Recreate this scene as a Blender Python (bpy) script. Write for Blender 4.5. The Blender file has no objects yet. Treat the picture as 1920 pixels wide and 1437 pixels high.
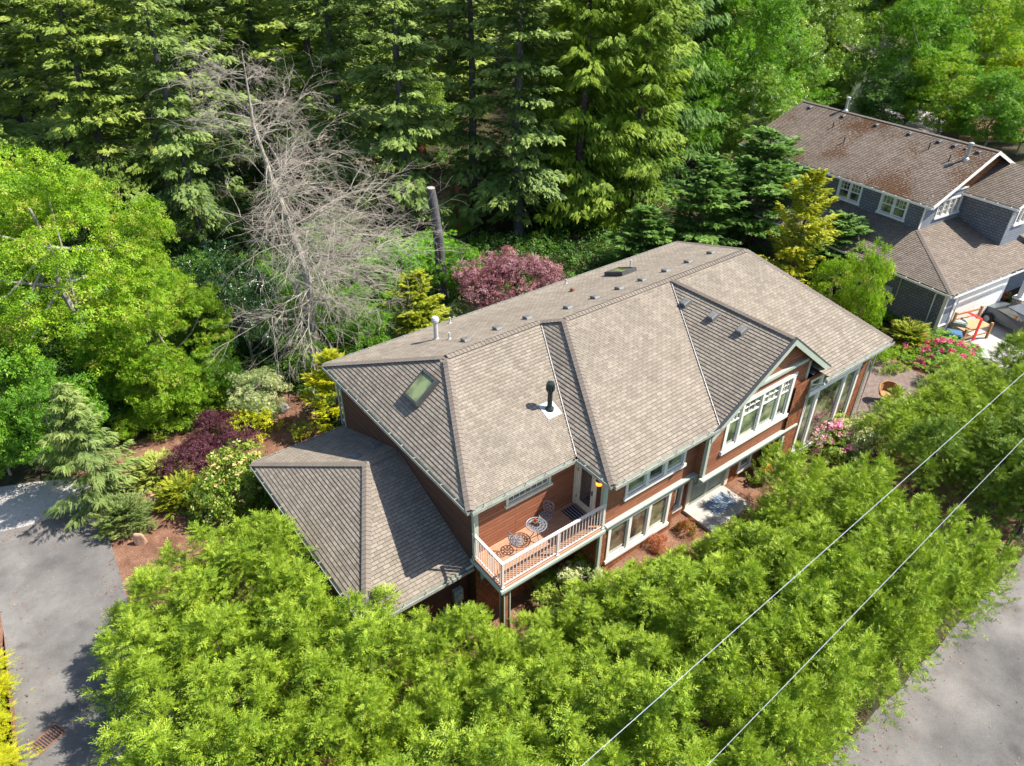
import bpy, math, random
import numpy as np
from mathutils import Matrix, Vector

# ------------------------------------------------------------------ camera, sky, sun, exposure
S = bpy.context.scene
COL = S.collection
CAM = np.array([-8.539, -13.054, 20.731])
YAW, PITCH, ROLL, FPX = 0.91498, 0.59558, 0.00925, 1354.155
def _axes():
    f = np.array([math.cos(YAW)*math.cos(PITCH), math.sin(YAW)*math.cos(PITCH), -math.sin(PITCH)])
    r = np.array([math.sin(YAW), -math.cos(YAW), 0.0]); u = np.cross(r, f)
    return f, r*math.cos(ROLL)+u*math.sin(ROLL), -r*math.sin(ROLL)+u*math.cos(ROLL)
AF, AR, AU = _axes()
cd = bpy.data.cameras.new('camera'); cam = bpy.data.objects.new('camera', cd); COL.objects.link(cam)
cd.sensor_width = 36.0; cd.sensor_fit = 'HORIZONTAL'; cd.lens = FPX/1920*36.0
cd.clip_start = 0.3; cd.clip_end = 2000
M4 = Matrix.Identity(4)
for i in range(3):
    M4[i][0] = AR[i]; M4[i][1] = AU[i]; M4[i][2] = -AF[i]; M4[i][3] = CAM[i]
cam.matrix_world = M4
S.camera = cam

SUN_DIR = Vector((1.68, -1.13, 2.68)).normalized()      # towards the sun
SUN_EL = math.asin(SUN_DIR.z); SUN_AZ = math.atan2(SUN_DIR.x, SUN_DIR.y)
W = bpy.data.worlds.new('World'); S.world = W; W.use_nodes = True
nt = W.node_tree; nt.nodes.clear()
sky = nt.nodes.new('ShaderNodeTexSky'); sky.sky_type = 'NISHITA'; sky.sun_disc = False
sky.sun_elevation = SUN_EL; sky.sun_rotation = SUN_AZ
bg = nt.nodes.new('ShaderNodeBackground'); bg.inputs['Strength'].default_value = 0.115
wo = nt.nodes.new('ShaderNodeOutputWorld')
nt.links.new(sky.outputs[0], bg.inputs['Color']); nt.links.new(bg.outputs[0], wo.inputs['Surface'])
sl = bpy.data.lights.new('sun', 'SUN'); sl.energy = 5.0; sl.angle = math.radians(0.5); sl.color = (1.0, 0.94, 0.84)
so = bpy.data.objects.new('sun', sl); COL.objects.link(so)
so.rotation_euler = SUN_DIR.to_track_quat('Z', 'Y').to_euler(); so.location = (30, -20, 60)
S.view_settings.view_transform = 'Standard'; S.view_settings.look = 'None'
S.view_settings.exposure = 1.1; S.view_settings.gamma = 1.0
S.view_settings.use_curve_mapping = False
S.cycles.max_bounces = 6; S.cycles.transparent_max_bounces = 8
S.cycles.diffuse_bounces = 3; S.cycles.glossy_bounces = 2; S.cycles.transmission_bounces = 3

# ------------------------------------------------------------------ helpers: pixels of the survey photo -> places on site
def ray(px, py): return AF + AR*(px-960)/FPX - AU*(py-718.5)/FPX
def on(px, py, ax, v):
    d = ray(px, py); i = 'xyz'.index(ax); return CAM + d*(v-CAM[i])/d[i]
def ground(px, py, z=0.0): return on(px, py, 'z', z)
def height_at(p, py):                     # height of the plumb line over p where it meets photo row py
    a = ray(0, py); n = np.cross(a, ray(1920, py))
    d = p - CAM
    return (-(n[0]*d[0]+n[1]*d[1])/n[2]) + CAM[2]
def depth(p): return float((np.asarray(p)-CAM) @ AF)

# ------------------------------------------------------------------ materials
def srgb(r, g, b):
    f = lambda c: (c/255/12.92) if c/255 <= .04045 else ((c/255+.055)/1.055)**2.4
    return (f(r), f(g), f(b), 1)
MATS = {}
def newmat(name):
    m = bpy.data.materials.new(name); m.use_nodes = True; t = m.node_tree
    for n in list(t.nodes):
        if n.type != 'OUTPUT_MATERIAL': t.nodes.remove(n)
    out = [n for n in t.nodes if n.type == 'OUTPUT_MATERIAL'][0]
    MATS[name] = m
    return m, t, out
def N(t, typ, **kw):
    n = t.nodes.new(typ)
    for k, v in kw.items():
        if k in n.inputs: n.inputs[k].default_value = v
        else: setattr(n, k, v)
    return n
def ramp(t, fac, stops):
    r = t.nodes.new('ShaderNodeValToRGB'); e = r.color_ramp.elements
    while len(e) < len(stops): e.new(0.5)
    for i, (p, c) in enumerate(stops):
        e[i].position = p; e[i].color = c if len(c) == 4 else (*c, 1)
    t.links.new(fac, r.inputs['Fac']); return r
def mul(t, a, b, fac=1.0, mode='MULTIPLY'):
    m = t.nodes.new('ShaderNodeMixRGB'); m.blend_type = mode; m.inputs[0].default_value = fac
    t.links.new(a, m.inputs[1])
    if isinstance(b, tuple): m.inputs[2].default_value = b
    else: t.links.new(b, m.inputs[2])
    return m
def plain(name, col, rough=.6, metal=0.0, var=.12, scale=3.0, spec=.4, bump=0.0):
    m, t, out = newmat(name)
    b = N(t, 'ShaderNodeBsdfPrincipled', Roughness=rough, Metallic=metal)
    b.inputs['Specular IOR Level'].default_value = spec
    tc = N(t, 'ShaderNodeTexCoord'); nz = N(t, 'ShaderNodeTexNoise', Scale=scale, Detail=5.0, Roughness=.6)
    t.links.new(tc.outputs['Object'], nz.inputs['Vector'])
    c = np.array(col[:3])
    r = ramp(t, nz.outputs['Fac'], [(.3, tuple(c*(1-var))), (.7, tuple(np.minimum(c*(1+var), 1)))])
    t.links.new(r.outputs[0], b.inputs['Base Color'])
    if bump:
        bp = N(t, 'ShaderNodeBump', Strength=bump, Distance=.02); nz2 = N(t, 'ShaderNodeTexNoise', Scale=scale*12, Detail=3.0)
        t.links.new(tc.outputs['Object'], nz2.inputs['Vector']); t.links.new(nz2.outputs['Fac'], bp.inputs['Height']); t.links.new(bp.outputs[0], b.inputs['Normal'])
    t.links.new(b.outputs[0], out.inputs[0]); return m

def bricky(name, c1, c2, mortar, bw, rh, ms, stain=None, rough=.85, offset=.5, bump=.5, lichen=None, vary=.25):
    m, t, out = newmat(name)
    b = N(t, 'ShaderNodeBsdfPrincipled', Roughness=rough); b.inputs['Specular IOR Level'].default_value = .25
    uv = N(t, 'ShaderNodeUVMap')
    br = N(t, 'ShaderNodeTexBrick', Scale=1.0); br.offset = offset
    br.inputs['Brick Width'].default_value = bw; br.inputs['Row Height'].default_value = rh
    br.inputs['Mortar Size'].default_value = ms; br.inputs['Mortar Smooth'].default_value = .2
    br.inputs['Color1'].default_value = c1; br.inputs['Color2'].default_value = c2; br.inputs['Mortar'].default_value = mortar
    br.inputs['Bias'].default_value = 0.0
    t.links.new(uv.outputs[0], br.inputs['Vector'])
    nz = N(t, 'ShaderNodeTexNoise', Scale=.55, Detail=6.0, Roughness=.65); t.links.new(uv.outputs[0], nz.inputs['Vector'])
    r = ramp(t, nz.outputs['Fac'], [(.25, (1-vary,)*3), (.5, (1, 1, 1)), (.8, (1+vary*.5, 1+vary*.45, 1+vary*.4))])
    cc = mul(t, br.outputs['Color'], r.outputs[0])
    n2 = N(t, 'ShaderNodeTexNoise', Scale=28.0, Detail=3.0); t.links.new(uv.outputs[0], n2.inputs['Vector'])
    r2 = ramp(t, n2.outputs['Fac'], [(.3, (.82, .82, .82)), (.7, (1.14, 1.13, 1.12))])
    cc = mul(t, cc.outputs[0], r2.outputs[0])
    last = cc
    if name.startswith('shingle'):
        mp = N(t, 'ShaderNodeMapping'); mp.inputs['Scale'].default_value = (2.2, .35, 1); t.links.new(uv.outputs[0], mp.inputs['Vector'])
        ns = N(t, 'ShaderNodeTexNoise', Scale=1.5, Detail=5.0, Roughness=.7); t.links.new(mp.outputs[0], ns.inputs['Vector'])
        rs = ramp(t, ns.outputs['Fac'], [(.3, (.84, .83, .80)), (.65, (1.06, 1.06, 1.06))]); last = cc = mul(t, cc.outputs[0], rs.outputs[0])
    if lichen:
        n3 = N(t, 'ShaderNodeTexNoise', Scale=9.0, Detail=3.0, Roughness=.6); t.links.new(uv.outputs[0], n3.inputs['Vector'])
        n4 = N(t, 'ShaderNodeTexNoise', Scale=.35, Detail=2.0); t.links.new(uv.outputs[0], n4.inputs['Vector'])
        ad = N(t, 'ShaderNodeMath', operation='MULTIPLY'); t.links.new(n3.outputs['Fac'], ad.inputs[0]); t.links.new(n4.outputs['Fac'], ad.inputs[1])
        r3 = ramp(t, ad.outputs[0], [(.285, (0, 0, 0)), (.30, (1, 1, 1))])
        mx = t.nodes.new('ShaderNodeMixRGB'); t.links.new(r3.outputs[0], mx.inputs[0]); t.links.new(cc.outputs[0], mx.inputs[1]); mx.inputs[2].default_value = lichen
        last = mx
    if stain:
        n5 = N(t, 'ShaderNodeTexNoise', Scale=.9, Detail=4.0, Roughness=.7); t.links.new(uv.outputs[0], n5.inputs['Vector'])
        r5 = ramp(t, n5.outputs['Fac'], [(.62, (0, 0, 0)), (.78, (1, 1, 1))])
        mf = N(t, 'ShaderNodeMath', operation='MULTIPLY'); mf.inputs[1].default_value = .35; t.links.new(r5.outputs[0], mf.inputs[0])
        mx = t.nodes.new('ShaderNodeMixRGB'); t.links.new(mf.outputs[0], mx.inputs[0]); t.links.new(last.outputs[0], mx.inputs[1]); mx.inputs[2].default_value = stain
        last = mx
    t.links.new(last.outputs[0], b.inputs['Base Color'])
    if bump:
        bp = N(t, 'ShaderNodeBump', Strength=bump, Distance=.01); inv = N(t, 'ShaderNodeMath', operation='SUBTRACT'); inv.inputs[0].default_value = 1.0
        t.links.new(br.outputs['Fac'], inv.inputs[1]); t.links.new(inv.outputs[0], bp.inputs['Height']); t.links.new(bp.outputs[0], b.inputs['Normal'])
    t.links.new(b.outputs[0], out.inputs[0]); return m

def noisy(name, stops, scale, detail=8, rough=.95, scale2=None, stops2=None, bump=.4, bscale=20, speck=None, patch=False):
    m, t, out = newmat(name)
    b = N(t, 'ShaderNodeBsdfPrincipled', Roughness=rough); b.inputs['Specular IOR Level'].default_value = .2
    tc = N(t, 'ShaderNodeTexCoord')
    nz = N(t, 'ShaderNodeTexNoise', Scale=scale, Detail=float(detail), Roughness=.65); t.links.new(tc.outputs['Object'], nz.inputs['Vector'])
    r = ramp(t, nz.outputs['Fac'], stops); last = r
    if stops2:
        n2 = N(t, 'ShaderNodeTexNoise', Scale=scale2, Detail=5.0, Roughness=.7); t.links.new(tc.outputs['Object'], n2.inputs['Vector'])
        r2 = ramp(t, n2.outputs['Fac'], stops2); last = mul(t, r.outputs[0], r2.outputs[0])
    if speck:
        v = N(t, 'ShaderNodeTexVoronoi', Scale=speck[0]); t.links.new(tc.outputs['Object'], v.inputs['Vector'])
        r4 = ramp(t, v.outputs['Distance'], [(speck[1], (1, 1, 1)), (speck[1]+.03, (0, 0, 0))])
        mx = t.nodes.new('ShaderNodeMixRGB'); t.links.new(r4.outputs[0], mx.inputs[0]); t.links.new(last.outputs[0], mx.inputs[1]); mx.inputs[2].default_value = speck[2]
        last = mx
    if patch:      # tyre-polished bands, oil spots and hairline cracks
        wv = N(t, 'ShaderNodeTexNoise', Scale=.35, Detail=3.0); t.links.new(tc.outputs['Object'], wv.inputs['Vector'])
        last = mul(t, last.outputs[0], ramp(t, wv.outputs['Fac'], [(.35, (.74, .74, .75)), (.62, (1.15, 1.14, 1.12))]).outputs[0])
        vo = N(t, 'ShaderNodeTexVoronoi', Scale=.42); vo.feature = 'DISTANCE_TO_EDGE'
        nn = N(t, 'ShaderNodeTexNoise', Scale=1.7, Detail=6.0); t.links.new(tc.outputs['Object'], nn.inputs['Vector'])
        mv = mul(t, tc.outputs['Object'], nn.outputs['Color'], .35, 'ADD'); t.links.new(mv.outputs[0], vo.inputs['Vector'])
        last = mul(t, last.outputs[0], ramp(t, vo.outputs['Distance'], [(.0, (.7, .7, .7)), (.006, (1, 1, 1))]).outputs[0], .25)
        oi = N(t, 'ShaderNodeTexVoronoi', Scale=.7); t.links.new(mv.outputs[0], oi.inputs['Vector'])
        last = mul(t, last.outputs[0], ramp(t, oi.outputs['Distance'], [(.05, (.62, .61, .60)), (.22, (1, 1, 1))]).outputs[0], .8)
    t.links.new(last.outputs[0], b.inputs['Base Color'])
    bp = N(t, 'ShaderNodeBump', Strength=bump, Distance=.04); n3 = N(t, 'ShaderNodeTexNoise', Scale=float(bscale), Detail=4.0)
    t.links.new(tc.outputs['Object'], n3.inputs['Vector']); t.links.new(n3.outputs['Fac'], bp.inputs['Height']); t.links.new(bp.outputs[0], b.inputs['Normal'])
    t.links.new(b.outputs[0], out.inputs[0]); return m

def siding(name, col, h, dark=.35, var=.3, rough=.7):
    """horizontal lap boards: row shading from the v coordinate, every board its own tone"""
    m, t, out = newmat(name)
    b = N(t, 'ShaderNodeBsdfPrincipled', Roughness=rough); b.inputs['Specular IOR Level'].default_value = .3
    uv = N(t, 'ShaderNodeUVMap')
    br = N(t, 'ShaderNodeTexBrick', Scale=1.0); br.offset = .37
    br.inputs['Brick Width'].default_value = 3.1; br.inputs['Row Height'].default_value = h
    br.inputs['Mortar Size'].default_value = .012; br.inputs['Mortar Smooth'].default_value = .3
    c = np.array(col[:3])
    br.inputs['Color1'].default_value = (*np.minimum(c*(1+var), 1), 1); br.inputs['Color2'].default_value = (*(c*(1-var)), 1)
    br.inputs['Mortar'].default_value = (*(c*dark), 1)
    t.links.new(uv.outputs[0], br.inputs['Vector'])
    mp = N(t, 'ShaderNodeMapping'); mp.inputs['Scale'].default_value = (1.2, 22, 1); t.links.new(uv.outputs[0], mp.inputs['Vector'])
    nz = N(t, 'ShaderNodeTexNoise', Scale=1.6, Detail=4.0); t.links.new(mp.outputs[0], nz.inputs['Vector'])
    r = ramp(t, nz.outputs['Fac'], [(.3, (.72, .70, .70)), (.7, (1.25, 1.22, 1.2))])
    cc = mul(t, br.outputs['Color'], r.outputs[0])
    t.links.new(cc.outputs[0], b.inputs['Base Color'])
    bp = N(t, 'ShaderNodeBump', Strength=.7, Distance=.012); inv = N(t, 'ShaderNodeMath', operation='SUBTRACT'); inv.inputs[0].default_value = 1.0
    t.links.new(br.outputs['Fac'], inv.inputs[1]); t.links.new(inv.outputs[0], bp.inputs['Height']); t.links.new(bp.outputs[0], b.inputs['Normal'])
    t.links.new(b.outputs[0], out.inputs[0]); return m

def leafmat(name, cols, trans=.35, rough=.55, spec=.3, big=.35):
    """leaf tone from the per-face random 'tint' and a large soft noise, light passing through the blade"""
    m, t, out = newmat(name)
    at = N(t, 'ShaderNodeAttribute', attribute_name='tint')
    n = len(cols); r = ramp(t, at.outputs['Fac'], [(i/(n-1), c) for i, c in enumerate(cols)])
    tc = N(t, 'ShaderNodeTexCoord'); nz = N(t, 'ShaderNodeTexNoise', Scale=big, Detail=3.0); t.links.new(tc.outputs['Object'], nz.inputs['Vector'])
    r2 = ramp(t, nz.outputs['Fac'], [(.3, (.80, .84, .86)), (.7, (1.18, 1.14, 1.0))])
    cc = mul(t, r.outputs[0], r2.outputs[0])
    b = N(t, 'ShaderNodeBsdfPrincipled', Roughness=rough); b.inputs['Specular IOR Level'].default_value = spec
    t.links.new(cc.outputs[0], b.inputs['Base Color'])
    tr = N(t, 'ShaderNodeBsdfTranslucent'); br = mul(t, cc.outputs[0], (1.25, 1.3, .7, 1)); t.links.new(br.outputs[0], tr.inputs['Color'])
    mx = N(t, 'ShaderNodeMixShader'); mx.inputs[0].default_value = trans
    t.links.new(b.outputs[0], mx.inputs[1]); t.links.new(tr.outputs[0], mx.inputs[2]); t.links.new(mx.outputs[0], out.inputs[0])
    return m

def glassmat(name, col, blotch=None, refl=.5):
    m, t, out = newmat(name)
    d = N(t, 'ShaderNodeBsdfDiffuse'); g = N(t, 'ShaderNodeBsdfGlossy', Roughness=.02); g.inputs['Color'].default_value = (.92, .96, .95, 1)
    tc = N(t, 'ShaderNodeTexCoord'); nz = N(t, 'ShaderNodeTexNoise', Scale=1.3, Detail=2.0); t.links.new(tc.outputs['Object'], nz.inputs['Vector'])
    c = np.array(col[:3]); r = ramp(t, nz.outputs['Fac'], [(.42, tuple(c*.5)), (.6, tuple(blotch[:3]) if blotch else tuple(c*1.6))])
    t.links.new(r.outputs[0], d.inputs['Color'])
    fr = N(t, 'ShaderNodeLayerWeight', Blend=.35)
    ma = N(t, 'ShaderNodeMath', operation='MULTIPLY_ADD'); t.links.new(fr.outputs['Fresnel'], ma.inputs[0]); ma.inputs[1].default_value = .6; ma.inputs[2].default_value = refl*.5
    mx = N(t, 'ShaderNodeMixShader'); t.links.new(ma.outputs[0], mx.inputs[0]); t.links.new(d.outputs[0], mx.inputs[1]); t.links.new(g.outputs[0], mx.inputs[2])
    t.links.new(mx.outputs[0], out.inputs[0]); return m

HC = 0.132        # course height of the shingles
bricky('shingle', (.272, .234, .190, 1), (.198, .170, .138, 1), (.11, .095, .08, 1), .25, HC, .009, bump=.5, vary=.16, stain=(.13, .105, .07, 1))
bricky('shingle_cap', (.19, .16, .135, 1), (.16, .136, .113, 1), (.12, .10, .085, 1), 5, 5, .0, bump=0, vary=.1)
bricky('shingle_grey', (.225, .185, .152, 1), (.15, .125, .104, 1), (.085, .066, .055, 1), .27, HC, .012, bump=.5, vary=.12)
bricky('shingle_mossy', (.235, .188, .155, 1), (.15, .122, .10, 1), (.09, .065, .05, 1), .27, HC, .014, bump=.5, vary=.12, lichen=(.085, .038, .012, 1))
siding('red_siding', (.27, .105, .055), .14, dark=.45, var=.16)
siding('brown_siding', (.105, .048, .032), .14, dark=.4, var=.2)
bricky('red_shingle_wall', (.30, .11, .045, 1), (.20, .068, .028, 1), (.05, .018, .01, 1), .2, .17, .010, bump=.6, vary=.2)
bricky('cedar_shingle_wall', (.34, .14, .06, 1), (.22, .085, .035, 1), (.09, .03, .015, 1), .18, .17, .010, bump=.6, vary=.3)
bricky('slate_shingle_wall', (.19, .20, .22, 1), (.145, .155, .172, 1), (.025, .03, .038, 1), .25, .16, .012, bump=.5, vary=.12)
siding('slate_siding', (.19, .22, .265), .16, dark=.35, var=.06)
siding('green_siding', (.10, .16, .09), .2, dark=.55, var=.05)
plain('sage_trim', (.30, .345, .29), .5, var=.06)
plain('pale_sage', (.37, .415, .35), .45, var=.06)
plain('cream_trim', (.66, .61, .49), .5, var=.05)
plain('rail_paint', (.62, .54, .49), .45, var=.05)
plain('white_trim', (.70, .68, .63), .45, var=.05)
plain('gutter_metal', (.33, .335, .30), .4, metal=.2, var=.25, scale=6)
plain('valley_metal', (.34, .33, .31), .45, metal=.3, var=.2)
plain('galvanised', (.36, .38, .39), .45, metal=.3, var=.15)
plain('pipe_pale', (.45, .44, .42), .5, var=.1)
plain('vent_grey', (.13, .13, .125), .6, metal=.0, var=.15)
plain('vent_dark', (.06, .06, .062), .5, var=.2)
plain('black_metal', (.02, .025, .025), .35, var=.2)
plain('chimney_green', (.025, .04, .038), .3, var=.15, metal=.3)
plain('deck_board', (.36, .19, .115), .7, var=.14, scale=5)
plain('cast_grey', (.24, .25, .27), .4, metal=.3, var=.15)
plain('soffit', (.10, .085, .07), .8)
plain('dark_rubber', (.022, .024, .03), .9)
plain('stripe_grey', (.30, .31, .33), .8)
plain('blue_mat', (.10, .17, .27), .8, var=.15)
plain('terracotta', (.42, .13, .06), .7, var=.15)
plain('taupe_pot', (.22, .15, .10), .7, var=.15)
plain('wicker', (.36, .19, .08), .7, var=.25, scale=22, bump=.6)
plain('rock', (.40, .25, .17), .85, var=.3, scale=4, bump=.7)
plain('grey_rock', (.25, .23, .21), .85, var=.3, scale=4, bump=.7)
plain('cut_wood', (.40, .25, .13), .8, var=.15, scale=8)
plain('play_wood', (.30, .11, .06), .8, var=.15)
plain('bark', (.085, .065, .05), .95, var=.5, scale=5, bump=1.0)
plain('bark_grey', (.10, .095, .10), .95, var=.5, scale=9, bump=1.0)
plain('bark_pale', (.31, .28, .235), .9, var=.35, scale=6, bump=.8)
plain('twig', (.31, .275, .225), .9, var=.25, scale=2)
plain('bin_blue', (.06, .13, .24), .4)
plain('bin_grey', (.30, .36, .33), .45)
plain('tub_white', (.62, .63, .60), .45)
plain('red_cloth', (.60, .02, .015), .7)
plain('car_paint', (.13, .145, .16), .25, metal=.3, var=.03)
plain('cable', (.42, .45, .50), .4, var=.02)
plain('cement', (.36, .34, .32), .9, var=.12, scale=2)
plain('rust', (.17, .085, .055), .8, var=.3, scale=12)
plain('petal_red', (.60, .015, .02), .6, var=.2)
plain('plaster_white', (.80, .80, .80), .6, var=.04)
bricky('stone_base', (.42, .36, .28, 1), (.25, .21, .17, 1), (.13, .11, .09, 1), .3, .17, .02, bump=.8, vary=.3)
bricky('paver', (.22, .165, .14, 1), (.15, .115, .10, 1), (.08, .06, .05, 1), .2, .1, .008, bump=.4)
noisy('mulch', [(.3, (.10, .048, .03)), (.5, (.19, .098, .062)), (.75, (.30, .175, .12))], 1.2, bump=.9, bscale=14, scale2=14, stops2=[(.3, (.55, .55, .55)), (.65, (1.2, 1.2, 1.2))])
noisy('forest_floor', [(.3, (.020, .018, .010)), (.55, (.045, .040, .018)), (.8, (.09, .065, .035))], .8, bump=.9, bscale=9)
noisy('asphalt', [(.3, (.115, .109, .104)), (.55, (.165, .157, .150)), (.75, (.205, .195, .185))], .9, scale2=26, stops2=[(.3, (.82, .82, .82)), (.7, (1.14, 1.14, 1.14))], bump=.5, bscale=70, speck=(2.3, .02, (.34, .32, .29, 1)), patch=True)
noisy('pale_gravel', [(.3, (.34, .32, .30)), (.7, (.50, .475, .45))], 6, bump=.6, bscale=60, scale2=40, stops2=[(.3, (.7, .7, .7)), (.7, (1.15, 1.15, 1.15))])
noisy('lawn', [(.3, (.13, .26, .02)), (.7, (.24, .40, .04))], 2, bump=.5, bscale=30)
noisy('far_paving', [(.3, (.30, .27, .27)), (.7, (.45, .42, .42))], .5)
glassmat('glass_dark', (.055, .06, .058), refl=.5)
glassmat('glass_green', (.10, .13, .085), blotch=(.26, .30, .17), refl=.25)
glassmat('glass_room', (.09, .07, .06), blotch=(.22, .23, .13), refl=.35)
glassmat('skylight_glass', (.15, .19, .085), blotch=(.24, .29, .13), refl=.05)
m, t, out = newmat('lamp_glow'); e = N(t, 'ShaderNodeEmission', Strength=2.2); e.inputs[0].default_value = (1, .22, .02, 1); t.links.new(e.outputs[0], out.inputs[0])

leafmat('leaf_cypress', [(.032, .085, .010), (.13, .232, .014), (.275, .392, .024), (.45, .555, .06)], trans=.28)
leafmat('leaf_cypress_deep', [(.028, .075, .012), (.09, .17, .018), (.17, .27, .026), (.29, .39, .05)], trans=.28)
leafmat('leaf_fir', [(.055, .10, .018), (.14, .22, .038), (.25, .34, .06), (.38, .43, .10)], trans=.22)
leafmat('leaf_fir_blue', [(.045, .09, .022), (.12, .195, .045), (.21, .30, .07), (.33, .40, .11)], trans=.2)
leafmat('leaf_cedar', [(.05, .11, .012), (.13, .23, .02), (.24, .35, .035), (.38, .47, .06)], trans=.34)
leafmat('leaf_darkcedar', [(.032, .09, .018), (.075, .17, .03), (.13, .25, .045), (.22, .35, .075)], trans=.28)
leafmat('leaf_gold', [(.18, .24, .012), (.36, .42, .015), (.52, .52, .02), (.66, .58, .03)], trans=.35)
leafmat('leaf_gold2', [(.10, .17, .012), (.24, .30, .015), (.40, .42, .02), (.58, .52, .03)], trans=.3)
leafmat('leaf_olivegold', [(.09, .13, .012), (.19, .25, .016), (.30, .34, .022), (.44, .43, .035)], trans=.3)
leafmat('leaf_yellowgreen', [(.08, .185, .010), (.18, .335, .014), (.30, .46, .025), (.45, .37, .10)], trans=.42)
leafmat('leaf_mid', [(.045, .14, .012), (.10, .24, .018), (.17, .34, .024), (.26, .44, .05)], trans=.38)
leafmat('leaf_alder', [(.06, .13, .016), (.14, .25, .028), (.24, .37, .05), (.37, .48, .11)], trans=.34, spec=.5, rough=.4)
leafmat('leaf_bright', [(.07, .22, .012), (.15, .36, .02), (.23, .47, .03), (.33, .56, .06)], trans=.4)
leafmat('leaf_holly', [(.012, .045, .012), (.025, .075, .018), (.045, .11, .025), (.16, .22, .12)], trans=.1, rough=.22, spec=.8)
leafmat('leaf_variegated', [(.10, .20, .04), (.30, .38, .14), (.55, .58, .28), (.75, .74, .48)], trans=.25)
leafmat('leaf_purple', [(.035, .010, .018), (.075, .018, .032), (.12, .035, .055), (.17, .06, .085)], trans=.25)
leafmat('leaf_rose', [(.11, .03, .045), (.22, .075, .10), (.34, .16, .19), (.46, .29, .32)], trans=.25)
leafmat('leaf_deodar', [(.08, .14, .035), (.17, .25, .065), (.26, .34, .10), (.36, .43, .15)], trans=.25)
leafmat('leaf_juniper', [(.07, .12, .03), (.12, .18, .045), (.17, .23, .06), (.24, .29, .09)], trans=.2)
leafmat('leaf_lightjuniper', [(.14, .20, .03), (.25, .32, .05), (.36, .41, .08), (.46, .48, .12)], trans=.25)
leafmat('leaf_rhodo', [(.07, .14, .015), (.16, .26, .03), (.27, .36, .05), (.42, .44, .12)], trans=.25, rough=.35)
leafmat('leaf_straw', [(.30, .27, .13), (.45, .40, .22), (.60, .54, .34), (.70, .65, .45)], trans=.2)
leafmat('leaf_redtip', [(.30, .06, .03), (.50, .15, .08), (.62, .28, .16), (.70, .40, .25)], trans=.3)
leafmat('petal_pink', [(.62, .14, .36), (.78, .28, .50), (.86, .46, .64), (.92, .68, .78)], trans=.2)
leafmat('petal_magenta', [(.62, .02, .20), (.75, .04, .27), (.82, .09, .34), (.88, .22, .45)], trans=.2)
leafmat('petal_peach', [(.70, .42, .12), (.80, .52, .20), (.85, .62, .32), (.88, .72, .48)], trans=.2)
leafmat('petal_scarlet', [(.45, .01, .01), (.60, .015, .02), (.70, .03, .03), (.80, .30, .04)], trans=.15)
leafmat('leaf_scarlet', [(.25, .02, .01), (.42, .03, .02), (.30, .30, .05), (.20, .32, .04)], trans=.3)
leafmat('leaf_brown', [(.12, .05, .035), (.22, .10, .07), (.30, .15, .10), (.36, .20, .14)], trans=.1)
leafmat('leaf_mulchmix', [(.02, .05, .01), (.045, .11, .014), (.08, .18, .02), (.12, .24, .03)], trans=.3)

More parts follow.
